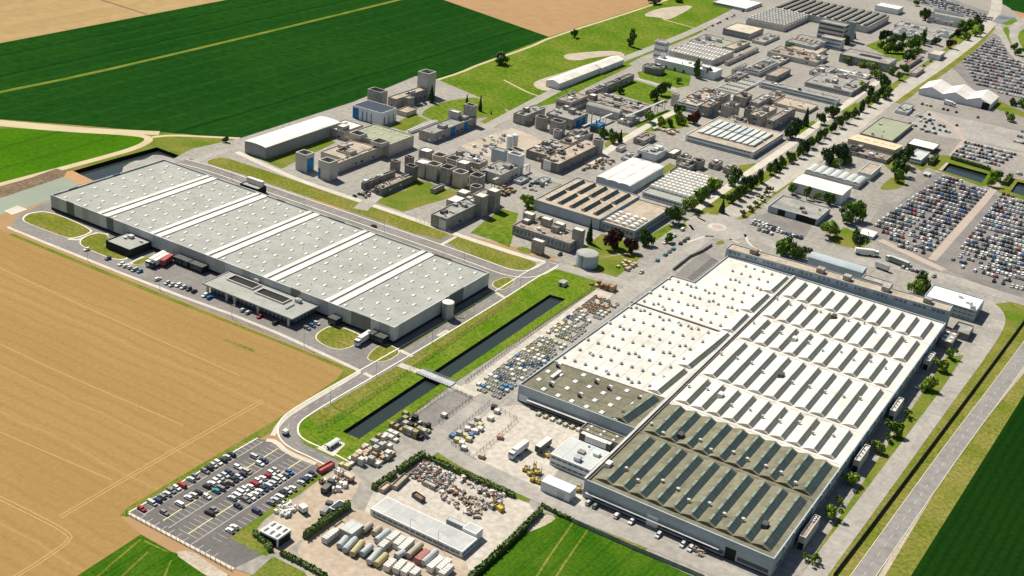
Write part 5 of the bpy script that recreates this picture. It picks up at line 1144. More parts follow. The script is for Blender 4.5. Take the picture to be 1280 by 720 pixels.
cars.sort(key=lambda c: c[0]**2+c[1]**2+HC**2)
solo = cars[:300]; byk = {}
for c in solo: byk.setdefault((c[3], c[4]), []).append(c)
for (col, desc), cs in byk.items():
    cs.sort(key=lambda c: PX(c[0], c[1], 0)[0])
    for i, c in enumerate(cs):
        lb = ('only %s car in %s' % (col, desc)) if len(cs) == 1 else ('%s %s car from the left in %s' % (ordw(i), col, desc)).replace('dark blue car', 'navy car')
        o = bpy.data.objects.new('parked_car', CARM[c[5]][0]); g = bpy.data.objects.new('window', CARM[c[5]][1])
        COL.objects.link(o); COL.objects.link(g); g.parent = o; o.location = (c[0], c[1], .14); o.rotation_euler.z = c[2]; o.scale = (.95, .95, .95); o.color = (*PAINT[col], 1)
        tag(o, lb, 'car', 'parked cars')
for k in PAINT: mat('paint '+k, PAINT[k], None, rough=.3, spec=.5, fine=0)
keys = list(PAINT); b = MB()
for c in cars[300:]:
    d = (math.cos(c[2]), math.sin(c[2])); p = (c[0], c[1]); mi = keys.index(c[3]); fx = lambda t: (p[0]+d[0]*t, p[1]+d[1]*t)
    b.obox(p, d, 4.2, 1.72, .4, 1.05, mi, .97); b.obox(fx(-.25), d, 2.7, 1.6, 1.05, 1.5, len(keys), .82); b.obox(fx(-.3), d, 2.1, 1.3, 1.48, 1.56, mi)
    for t in (-1.3, 1.3): b.obox(fx(t), d, .6, 1.74, .12, .5, len(keys)+1)
tag(b.build('distant_parked_cars', ['paint '+k for k in keys]+['glass', 'tyre']), kind='stuff')
# bay lines of the staff car park
b = MB()
for x, y0, y1, d_ in ((-293.2, 254, 319, 4.6), (-285, 260, 320, 4.4), (-280.4, 260, 320, 4.4), (-272.6, 258, 319, 4.6), (-267.5, 258, 319, 4.6), (-259.7, 262, 319, 4.6)):
    n = int((y1-y0)/2.5)
    for i in range(n+1): y = y0+i*(y1-y0)/n; b.box(x-d_/2, x+d_/2, y-.07, y+.07, .11, .118)
for x in (-290.7, -277.9, -264.8): b.box(x-.12, x+.12, 256, 320, .11, .12)
for i in range(11): y = 254.3; x = -290+i*3.6; b.box(x-.1, x+.1, 253.9, 256.6, .11, .118)
tag(b.build('bay_marking', 'line'), kind='structure')
b = MB()
for x in (-282.7, -270.05): b.box(x-.25, x+.25, 258, 320, .11, .122)
tag(b.build('bay_marking', 'yellow_line'), kind='structure')
# lines of the large car park lanes
for k in range(9):
    pass
def wheels(b, p, d, xs, hw, r=.48, mi=1):
    n = Vector((-d[1], d[0]))
    for x in xs:
        for s in (-1, 1):
            c = Vector(p)+Vector(d)*x+n*s*hw; A = [2*math.pi*i/10 for i in range(10)]
            b.add([(c.x+d[0]*r*math.cos(a)+n.x*t, c.y+d[1]*r*math.cos(a)+n.y*t, r+r*math.sin(a)) for t in (-.15, .15) for a in A], [(i, (i+1) % 10, 10+(i+1) % 10, 10+i) for i in range(10)]+[tuple(range(10)), tuple(range(19, 9, -1))], mi)
def trailer(a, c, body, roof, label, cab=None, z=.12, W=2.5, H=3.9, name='lorry_trailer'):
    A, B_ = Vector(G(*a)), Vector(G(*c)); d = (B_-A).normalized(); L = (B_-A).length; m = (A+B_)/2
    e = thing(name, label, 'lorry' if cab else 'trailer', (m.x, m.y, z)); dd = (d.x, d.y)
    b = MB(); b.obox(tuple(m), dd, L, W, 1.05+z, H-.1+z); b.build('body', body, e)
    b = MB(); b.obox(tuple(m), dd, L-.02, W-.04, H-.1+z, H+z); b.build('roof', roof, e)
    b = MB(); b.obox(tuple(m), dd, L, W*.5, .7+z, 1.04+z); wheels(b, m, dd, (-L*.38, -L*.28, L*.3), W/2-.2); b.build('chassis', ['dark_metal', 'tyre'], e)
    if cab:
        q = B_+d*1.6; b = MB(); b.obox(tuple(q), dd, 2.2, 2.45, .6+z, 2.2+z); b.obox(tuple(q-d*.15), dd, 1.9, 2.4, 2.85+z, 3.3+z); wheels(b, q, dd, (0,), 1.05); b.build('cab', [cab, 'tyre'], e)
        b = MB(); b.obox(tuple(q-d*.05), dd, 2.15, 2.42, 2.2+z, 2.86+z, taper=.93); b.build('windscreen', 'glass', e)
    return e
mat('curtain_red', (.35, .05, .06), (.4, .12, .1), .4, .05); mat('curtain_blue', (.05, .12, .2), None)
trailer((206, 322), (188, 332), 'white_wall', 'r_white', 'white trailer, leftmost of three backed to the long warehouse', 'white_wall')
trailer((210, 324.5), (193, 334), 'white_wall', 'r_white', 'white trailer between white and red ones at the long warehouse', 'dark_metal')
trailer((215, 326), (203, 334), 'curtain_red', 'curtain_red', 'red trailer parked beside the two white ones')
trailer((463, 422), (449, 431), 'white_wall', 'r_white', 'small white delivery truck at the corner lawns', 'white_wall')
trailer((657.5, 560), (642, 571.5), 'white_wall', 'r_white', 'white trailer alone in the middle of the concrete yard', 'white_wall')
trailer((686, 556.5), (671, 568), 'dark_metal', 'r_white', 'dark sided trailer with white roof near the corrugated hall')
trailer((1110, 340), (1069, 327) if False else (1094, 334), 'white_wall', 'r_pale', 'pale lorry, nearer of two behind the factory office wing')
trailer((1135, 336), (1112, 327), 'teal', 'r_sheet', 'long greenish lorry, farther of two behind the factory office wing', 'white_wall')
trailer((1068, 317), (1092, 320), 'white_wall', 'r_white', 'white lorry near the canopy kiosk of the big car park', 'white_wall')
trailer((732, 553), (758, 563), 'white_wall', 'r_white', 'long white semitrailer backed against the dark open shed')
trailer((376, 638), (382, 643), 'white_wall', 'r_white', 'white tank trailer standing in the small compound', H=3)
trailer((404, 618), (411, 611), 'dark_metal', 'r_dark', 'dark tipper truck in the small compound near the car row', 'dark_metal', H=2.6)
trailer((403, 646), (409, 639), 'conc_pale', 'r_grey', 'small flatbed beside the white hut with blue roof', 'dark_metal', H=2.4)
trailer((1180, 130), (1190, 133), 'white_wall', 'r_white', 'white lorry on the apron of the triple gabled warehouse', 'white_wall')
trailer((432, 598), (441, 603), 'beige', 'r_cream', 'beige container bed standing by the compound gate', H=2.5)
e = trailer((359, 542), (355, 545), 'white_wall', 'r_white', 'white van driving round the bend by the wheat', None, W=2, H=2.3, name='van'); e['category'] = 'van'
# ================================================================ stored goods
def crate_mesh(L, W, H, kind):
    b = MB()
    if kind == 0:
        b.box(-L/2, L/2, -W/2, W/2, .15, H, bot=True)
        for x in (-L/2+.1, 0, L/2-.1): b.box(x-.1, x+.1, -W/2-.02, W/2+.02, 0, .15)
        for x in (-L/2, L/2):
            for y in (-W/2, W/2): b.box(x-.07, x+.07, y-.07, y+.07, .0, H+.08)
    else:
        o = [(-L/2, -W/2), (L/2, -W/2), (L/2, W/2), (-L/2, W/2)]; b.ring(o, inset(o, .08), .15, H, .3); b.add([(*p, .32) for p in inset(o, .06)], [(0, 1, 2, 3)])
        for x in (-L/2+.1, L/2-.1): b.box(x-.1, x+.1, -W/2, W/2, 0, .15)
    return b
CRM = [mesh_only(crate_mesh(1.5, 2.2, 1.1, 0), 'crate', 'crate'), mesh_only(crate_mesh(1.5, 2.4, 1., 1), 'crate', 'crate'), mesh_only(crate_mesh(2.2, 2.2, 1.6, 0), 'crate', 'crate')]
CC = {'white': (.62, .60, .55), 'grey': (.40, .40, .37), 'pale green': (.42, .46, .34), 'yellow': (.50, .46, .26), 'blue': (.08, .20, .36), 'wooden': (.42, .27, .16), 'tan': (.46, .36, .25), 'black': (.03, .03, .028), 'brown': (.25, .14, .08), 'olive': (.30, .27, .14), 'orange': (.42, .24, .15)}
goods = []
def put(x, y, z, rot, m_, col, zone): goods.append((x, y, z, rot, m_, col, zone))
RG = random.Random(31)
A0, B0 = Vector(G(590, 484)), Vector(G(741, 371))
nrow = 36
for k in range(nrow):
    t = k/(nrow-1); y = A0.y+(B0.y-A0.y)*t; x = A0.x+1.5+(B0.x-A0.x)*t
    if .52 < t < .56: continue
    for j in range(6):
        if RG.random() < .06: continue
        xx = x+j*2.6+RG.uniform(-.05, .05)
        if t < .3: c = RG.choice(['white', 'white', 'white', 'white', 'grey', 'pale green', 'white', 'white', 'white', 'blue', 'grey', 'white'])
        elif t < .4: c = RG.choice(['blue', 'white', 'pale green', 'white', 'white', 'white'])
        elif t < .7: c = RG.choice(['pale green', 'pale green', 'yellow', 'white', 'white', 'white', 'white'])
        elif t < .85: c = RG.choice(['blue', 'white', 'grey', 'white', 'white']) if j < 3 or RG.random() < .5 else None
        else: c = RG.choice(['tan', 'tan', 'wooden', 'grey', 'white']) if RG.random() < .8 else None
        if not c: continue
        put(xx, y, .09, RG.uniform(-.04, .04), RG.choice((0, 1, 1)), c, ('', '%s storage row from the footbridge' % ordw(k)))
def pile(zone, cx, cy, nx, ny, px_, py_, cols, hmax, m_=2, jit=.2, keep=.9, base=.09):
    c = G(cx, cy)
    for i in range(nx):
        for j in range(ny):
            if RG.random() > keep: continue
            col = RG.choice(cols)
            mm = m_ if RG.random() < .6 else 0; hz = 1.62 if mm == 2 else 1.12
            ox, oy = RG.uniform(-jit, jit), RG.uniform(-jit, jit)
            for k in range(RG.randint(1, hmax)):
                put(c[0]+(i-nx/2)*px_+ox, c[1]+(j-ny/2)*py_+oy, base+k*hz, RG.uniform(-.06, .06), mm, col, (zone, None))
pile('dark stacks by the canal end', 521, 535, 7, 4, 2.4, 3.1, ['black', 'olive', 'black', 'olive', 'grey'], 2, keep=.97)
pile('white stacks by the canal end', 498, 546, 3, 2, 2.7, 3.5, ['white'], 1)
pile('stacks by the compound road', 482, 562, 5, 5, 2.9, 3, ['tan', 'wooden', 'white', 'white', 'grey', 'olive'], 2, keep=.6, jit=.5)
pile('stacks nearest the low hedge', 466, 574, 5, 4, 2.8, 3, ['tan', 'tan', 'grey', 'white', 'wooden'], 2, keep=.58, jit=.5)
pile('strip beside the cycle shelter lawn', 447, 576, 2, 5, 2.6, 2.6, ['white', 'yellow', 'tan'], 1, keep=.8)
pile('line under the flat factory hall', 700, 527, 8, 1, 3.3, 3, ['tan', 'yellow', 'green' if False else 'pale green', 'white'], 1, m_=0)
pile('frame stacks at the canal head', 758, 359, 5, 2, 3, 3, ['brown', 'tan', 'wooden'], 2, keep=.95)
pile('tan frames by the round tank road', 787, 333, 3, 4, 3, 3, ['tan', 'yellow', 'tan'], 1, keep=.8)
pile('heap behind the long grey block', 634, 240, 4, 5, 2.8, 3, ['brown', 'olive', 'black'], 1)
pile('frame field near the glass roofed hall', 835, 164, 6, 4, 3, 3, ['tan', 'white', 'brown'], 1, keep=.75)
goods.sort(key=lambda c: c[0]**2+c[1]**2); cnt = {}
for g in goods: cnt.setdefault((g[6], g[5]), []).append(g)
for (zone, col), gs in cnt.items():
    gs.sort(key=lambda c: (round(PX(c[0], c[1], c[2])[0]), c[2]))
    for i, g in enumerate(gs):
        where = zone[1] or zone[0]
        lb = '%s %s crate from the left in the %s' % (ordw(i), col, where) if len(gs) > 1 else 'only %s crate in the %s' % (col, where)
        o = bpy.data.objects.new('crate', CRM[g[4]]); COL.objects.link(o); o.location = g[:3]; o.rotation_euler.z = g[3]; o.color = (*CC[col], 1)
        tag(o, lb, 'crate', 'crates in the storage yards')
# carts inside the fenced pen
k = 0
for (x, y, c) in ((566, 547, 'blue'), (574, 543, 'grey'), (589, 532, 'grey'), (597, 526, 'grey'), (571, 552, 'yellow'), (577, 556, 'white'), (583, 547, 'yellow'), (588, 546, 'blue'), (594, 541, 'white'), (600, 533, 'yellow'), (580, 562, 'white'), (584, 538, 'white'), (600, 538, 'white'), (621, 516, 'white'), (617, 511, 'black'), (613, 525, 'white'), (602, 572, 'tan'), (625, 548, 'orange'), (555, 521, 'white'), (586, 551, 'yellow')):
    q = G(x, y); e = bpy.data.objects.new('storage_cart', CRM[2]); COL.objects.link(e); e.location = (q[0], q[1], .09); e.rotation_euler.z = .2*(k % 3); e.color = (*CC[c], 1)
    tag(e, '%s storage bin, %s from the left in the fenced pen' % (c, ordw(k)), 'bin', 'bins in the fenced pen'); k += 1
# yellow lift trucks
def lift(x, y, rot, label):
    q = G(x, y); e = thing('forklift', label, 'forklift', (q[0], q[1], .1)); d = (math.cos(rot), math.sin(rot)); p = Vector(q); D = Vector(d)
    b = MB(); b.obox(tuple(p), d, 2.6, 1.5, .5, 1.25); b.obox(tuple(p-D*.9), d, .9, 1.5, 1.2, 1.7); b.build('body', 'lift_yellow', e)
    b = MB(); [b.bar((*(p+D*a+Vector((-d[1], d[0]))*s*.6), 1.2), (*(p+D*a*.8+Vector((-d[1], d[0]))*s*.55), 2.4), .12) for a in (-.5, .8) for s in (-1, 1)]; b.obox(tuple(p+D*.1), d, 1.4, 1.3, 2.4, 2.5); b.build('guard', 'dark_metal', e)
    b = MB(); wheels(b, p, d, (-.9, .9), .7, .36, 0); b.build('wheel', 'tyre', e)
    b = MB(); [b.bar((*(p+D*1.45+Vector((-d[1], d[0]))*s*.4), .2), (*(p+D*1.45+Vector((-d[1], d[0]))*s*.4), 3.2), .14) for s in (-1, 1)]; b.obox(tuple(p+D*2.), d, 1.1, .9, .2, .3); b.build('mast', 'dark_metal', e)
mat('lift_yellow', (.55, .36, .04), (.5, .4, .12), .8, .08)
for i, (x, y, r) in enumerate(((657, 589, .3), (663, 594, 1.2), (668, 587, 2.), (672, 593, .6), (666, 601, 1.6), (673, 604, .2), (685, 571, 1.3), (722, 614, .9))):
    lift(x, y, r, 'yellow forklift, %s from the left between concrete yard and white box shed' % ordw(i))
# tank containers and freight containers in the dirt yard
TK = [(424, 687, 430, 675, 1), (431, 692, 441, 676, 1), (440, 697, 449, 680, 2), (452, 697, 463, 686, 1), (461, 707, 472, 690, 1), (470, 710, 481, 697, 2), (482, 715, 491, 705, 0), (494, 718, 503, 706, 0), (504, 722, 513, 711, 0), (453, 668, 463, 659, 3), (467, 671, 474, 664, 3), (470, 680, 486, 668, 1), (484, 682, 497, 671, 0), (475, 690, 484, 681, 0), (494, 687, 503, 677, 0), (500, 693, 514, 679, 0), (510, 699, 525, 684, 3), (521, 706, 534, 694, 5), (528, 708, 545, 693, 1), (536, 716, 552, 703, 0), (548, 718, 560, 705, 0), (405, 680, 420, 668, 0), (495, 700, 504, 696, 1), (551, 724, 563, 712, 0), (515, 724, 522, 717, 0)]
TN = ['white', 'pale grey', 'yellow', 'beige', 'brown', 'red']
mat('tk_grey', (.42, .46, .47), (.36, .40, .41), .3, .06); mat('tk_yellow', (.45, .38, .18), (.4, .36, .22), .3, .08); mat('tk_beige', (.42, .39, .31), (.36, .33, .26), .3, .1); mat('tk_brown', (.27, .2, .15), None); mat('tk_red', (.36, .14, .12), (.34, .18, .15), .3, .1)
TM = ['r_white', 'tk_grey', 'tk_yellow', 'tk_beige', 'tk_brown', 'tk_red']; seen = {}
for x0_, y0_, x1_, y1_, c in TK:
    A, B_ = Vector(G(x0_, y0_)), Vector(G(x1_, y1_)); B_.x = A.x+(B_.x-A.x)*.5; d = (B_-A).normalized(); L = max((B_-A).length, 4); m = (A+B_)/2; dd = (d.x, d.y); kk = seen.get(c, 0); seen[c] = kk+1
    kind = 'ridged freight container' if c in (0, 4, 5) else 'rounded tank container'
    e = thing('freight_container' if c in (0, 4, 5) else 'tank_container', '%s %s %s from the left in the dirt yard' % (ordw(kk), TN[c], kind), 'container', (m.x, m.y, .08), 'containers in the dirt yard')
    b = MB(); nrm = (-dd[1], dd[0])
    if c in (0, 4, 5):
        b.obox(tuple(m), dd, L, 2.5, .2, 2.7); b.build('body', TM[c], e)
        b = MB(); [b.obox(tuple(m+d*(t-.5)*L), dd, .25, 2.56, .25, 2.74) for t in [(i+.5)/max(int(L/1.2), 3) for i in range(max(int(L/1.2), 3))]]; b.build('rib', 'r_pale' if c == 0 else TM[c], e)
    else:
        b.extrude([(1.3*math.cos(t), 1.5+1.2*math.sin(t)) for t in [2*math.pi*i/14 for i in range(14)]], tuple(A), dd, L); b.build('barrel', TM[c], e)
        b = MB(); [b.obox(tuple(m+d*t*L), dd, .3, 2.4, .1, .9) for t in (-.4, 0, .4)]; b.build('cradle', 'dark_metal', e)
    b = MB(); b.obox(tuple(m), dd, L*.98, 2, .08, .2); b.build('skid', 'dark_metal', e)
# scrap: single lumps of junk, each its own thing
RS = random.Random(77)
SC = {'rusty': 'rust', 'grey': 'metal', 'white': 'r_white', 'dark': 'dark_metal', 'brown': 'r_brown', 'tan': 'r_beige'}
def junk(px, py, desc, i, sc=1., cols=('rusty', 'grey', 'white', 'dark', 'brown', 'rusty', 'white', 'grey')):
    q = G(px, py); col = RS.choice(cols); b = MB()
    for _ in range(3):
        a = RS.uniform(0, 3.14); b.obox((q[0]+RS.uniform(-.7, .7)*sc, q[1]+RS.uniform(-.7, .7)*sc), (math.cos(a), math.sin(a)), RS.uniform(.8, 2.4)*sc, RS.uniform(.5, 1.3)*sc, .07, RS.uniform(.5, 1.7)*sc, taper=RS.uniform(.5, 1))
    for _ in range(2):
        b.bar((q[0]+RS.uniform(-1, 1)*sc, q[1]+RS.uniform(-1, 1)*sc, .2), (q[0]+RS.uniform(-1.5, 1.5)*sc, q[1]+RS.uniform(-1.5, 1.5)*sc, RS.uniform(.5, 1.8)*sc), .2)
    o = b.build('scrap_heap', SC[col], loc=(q[0], q[1], .07)); return o, col
def field(quad, nx, ny, desc, sc=1., cols=None, keep=.9, group=None):
    ct = {}; objs = []
    for i in range(nx):
        for j in range(ny):
            if RS.random() > keep: continue
            u, v = (i+RS.uniform(.2, .8))/nx, (j+RS.uniform(.2, .8))/ny
            x = (quad[0][0]*(1-u)+quad[1][0]*u)*(1-v)+(quad[3][0]*(1-u)+quad[2][0]*u)*v; y = (quad[0][1]*(1-u)+quad[1][1]*u)*(1-v)+(quad[3][1]*(1-u)+quad[2][1]*u)*v
            o, c = junk(x, y, desc, i, sc, cols or ('rusty', 'grey', 'white', 'dark', 'brown', 'rusty', 'white', 'grey')); objs.append((x, o, c))
    objs.sort(key=lambda t: t[0])
    for x, o, c in objs:
        k = ct.get(c, 0); ct[c] = k+1
        tag(o, '%s %s scrap lump from the left in %s' % (ordw(k), c, desc), 'scrap', group or 'scrap lumps')
field([(509, 594), (531, 577), (570, 597), (551, 618)], 17, 11, 'the dense scrap heap inside the hedges', .8, ('rusty', 'brown', 'dark', 'grey', 'brown', 'rusty', 'white', 'dark', 'grey'), .95)
field([(548, 622), (566, 606), (612, 630), (598, 652)], 11, 7, 'the sorting bay behind the long shed', .8, ('rusty', 'tan', 'brown', 'white', 'grey', 'tan'), .7)
field([(572, 600), (584, 593), (634, 618), (622, 632)], 10, 5, 'the concrete bay along the hedge', .9, ('white', 'grey', 'rusty', 'dark'), .6)
field([(398, 606), (424, 590), (440, 602), (420, 616)], 6, 4, 'the small compound by the red car row', 1.2, ('dark', 'grey', 'white', 'rusty'), .6)
field([(344, 640), (356, 628), (370, 636), (358, 648)], 4, 4, 'the white rubble pile by the small shed', 1.1, ('white', 'grey', 'white'), .9)
field([(578, 184), (638, 162), (650, 172), (600, 196)], 8, 4, 'the rubble ground by the white silos', 1.5, ('tan', 'grey', 'white'), .6)
field([(725, 215), (745, 200), (775, 198), (752, 214)], 6, 3, 'the earth yard beside the barrel shed', 1.5, ('rusty', 'tan', 'brown'), .7)
field([(652, 236), (672, 226), (690, 228), (672, 240)], 5, 3, 'the concrete pad by the tank covers', 1.2, ('white', 'grey', 'dark'), .7)
field([(440, 246), (456, 236), (470, 240), (456, 250)], 4, 3, 'the paving left of the concrete wings', 1.2, ('dark', 'tan', 'grey'), .7)
field([(858, 684), (866, 680), (884, 692), (876, 697)], 3, 2, 'the roadside by the pitch dark door', 1., ('tan', 'brown'), .9)
for (x0_, y0_, x1_, y1_, mm, lb) in ((492, 612, 508, 597, 'r_beige', 'long tan skip of sand left of the concrete floor'), (476, 616, 486, 608, 'r_beige', 'short tan skip near the lower hedge'), (529, 604, 545, 612, 'conc', 'grey open skip beside the dense scrap heap'), (517, 620, 529, 628, 'dark_metal', 'dark green open skip alone on the concrete floor'), (628, 640, 618, 632, 'lift_yellow', 'yellow loader skip at the edge of the concrete floor'), (612, 636, 626, 628, 'metal', 'grey round topped tank beside the yellow skip'), (405, 676, 430, 657, 'r_cream', 'long pale skip along the tall hedge'), (398, 592, 416, 582, 'curtain_red', 'long red skip at the end of the car row'), (420, 590, 432, 596, 'r_white', 'white covered skip near the compound gate')):
    A, B_ = Vector(G(x0_, y0_)), Vector(G(x1_, y1_)); d = (B_-A).normalized(); n = Vector((-d.y, d.x))*1.2
    o = [tuple(A+n), tuple(A-n), tuple(B_-n), tuple(B_+n)]; m = (A+B_)/2; e = thing('skip', lb, 'skip', (m.x, m.y, .08))
    b = MB(); b.ring(o, inset(o, .12), .08, 1.9, .4); b.build('body', mm, e); b = MB(); b.add([(*p, 1.3) for p in inset(o, .1)], [(0, 1, 2, 3)]); b.build('load', 'rust' if mm == 'dark_metal' else 'r_beige' if mm == 'r_beige' else mm, e)
# ================================================================ trees, hedges, fences
RT = random.Random(9)
def crown(kind, seed):
    R = random.Random(seed); b = MB()
    if kind == 'round':
        lobes = [(R.gauss(0, .40), R.gauss(0, .40), R.uniform(.32, .84), R.uniform(.34, .52)) for _ in range(11)]+[(0, 0, .55, .62)]
        n = 1000; s0 = .10
    elif kind == 'sparse': lobes = [(R.gauss(0, .5), R.gauss(0, .5), R.uniform(.35, .85), R.uniform(.2, .34)) for _ in range(13)]; n = 520; s0 = .09
    elif kind == 'poplar': lobes = [(R.gauss(0, .12), R.gauss(0, .12), z/14+.08, .42*math.sin(math.pi*min(z/14+.12, 1))**.6) for z in range(13)]; n = 800; s0 = .085
    else: lobes = [(0, 0, z/12+.08, .7*(1-z/13)) for z in range(12)]; n = 900; s0 = .085
    tot = sum(l[3]**2 for l in lobes)
    for lx, ly, lz, r in lobes:
        for _ in range(int(n*r*r/tot)):
            v = Vector((R.gauss(0, 1), R.gauss(0, 1), R.gauss(0, 1))).normalized()*(r*R.uniform(.35, 1.08))
            if kind == 'conifer': v.z *= .35
            if kind == 'poplar': v.z *= .6
            c = Vector((lx, ly, lz))+Vector((v.x, v.y, v.z*.62))
            if c.z < .09: continue
            nrm = (v.normalized()+Vector((R.gauss(0, .5), R.gauss(0, .5), R.gauss(.3, .5)))).normalized(); s = s0*R.uniform(.6, 1.5)
            t = nrm.orthogonal().normalized(); t.rotate(Matrix.Rotation(R.uniform(0, 6.28), 3, nrm)); q = nrm.cross(t)
            b.add([c+t*s+q*s*.4, c-t*s*.3+q*s, c-t*s-q*s*.5, c+t*s*.4-q*s], [(0, 1, 2, 3)])
    t = MB(); t.cyl(0, 0, .06 if kind != 'poplar' else .04, 0, .55, 7, r2=.03)
    if kind in ('round', 'sparse'):
        for a in (0, 1.6, 3.1, 4.6): t.bar((0, 0, .35), (.3*math.cos(a), .3*math.sin(a), .68), .03)
    return mesh_only(b, 'crown', 'leaf'), mesh_only(t, 'trunk', 'bark')
# crowns keep unit height; width is given per tree
CW = {k: [crown(k, 100+i*7+len(k)) for i in range(3)] for k in ('round', 'sparse', 'poplar', 'conifer')}
TC = {'green': (.10, .19, .018), 'light': (.17, .26, .024), 'dark': (.062, .118, .018), 'purple': (.065, .02, .018), 'conifer': (.034, .070, .022), 'olive': (.125, .15, .04)}
def tree(px, py, h, wd, kind, col, label, group=None, name=None):
    x, y = G(px, py); cm, tm = CW[kind][RT.randrange(3)]
    e = thing(name or {'conifer': 'conifer', 'poplar': 'poplar'}.get(kind, 'tree'), label, 'tree', (x, y, .1), group)
    k = RT.uniform(.85, 1.18); c = TC[col]
    for nm, me in (('crown', cm), ('trunk', tm)):
        o = bpy.data.objects.new(nm, me); COL.objects.link(o); o.parent = e; o.scale = (wd, wd, h); o.rotation_euler.z = RT.uniform(0, 6.28)
        if nm == 'crown': o.color = (c[0]*k, c[1]*k, c[2]*k, 1)
    return e
# the avenue
av = [(902, 266), (914, 254), (921, 248.5), (928, 244), (934, 239), (941, 234), (949, 228), (963, 218), (970, 214.5), (977, 208.5), (989, 203.5), (997, 197), (1005, 192.5), (1013, 185), (1023, 178), (1031, 172), (1040, 165.5), (1049, 159.5), (1058, 153.5), (1067, 147), (1077, 140), (1085, 133), (1092, 127), (1100, 121)]
for i, (x, y) in enumerate(av):
    tree(x, y, 8.5+RT.uniform(-1, 1.5), 3.2+RT.uniform(-.3, .7), 'round' if i else 'conifer', 'conifer' if i % 4 == 0 else 'dark', '%s dark tree from the roundabout in the avenue row' % ordw(i), 'trees of the avenue row')
for i, (x, y) in enumerate([(928, 270), (937, 264), (944, 258), (951, 251), (957, 245), (962, 240)]): tree(x, y, 4, 2.6, 'sparse', 'olive', '%s thin olive tree from the roundabout in the car park edge row' % ordw(i), 'thin trees of the car park edge')
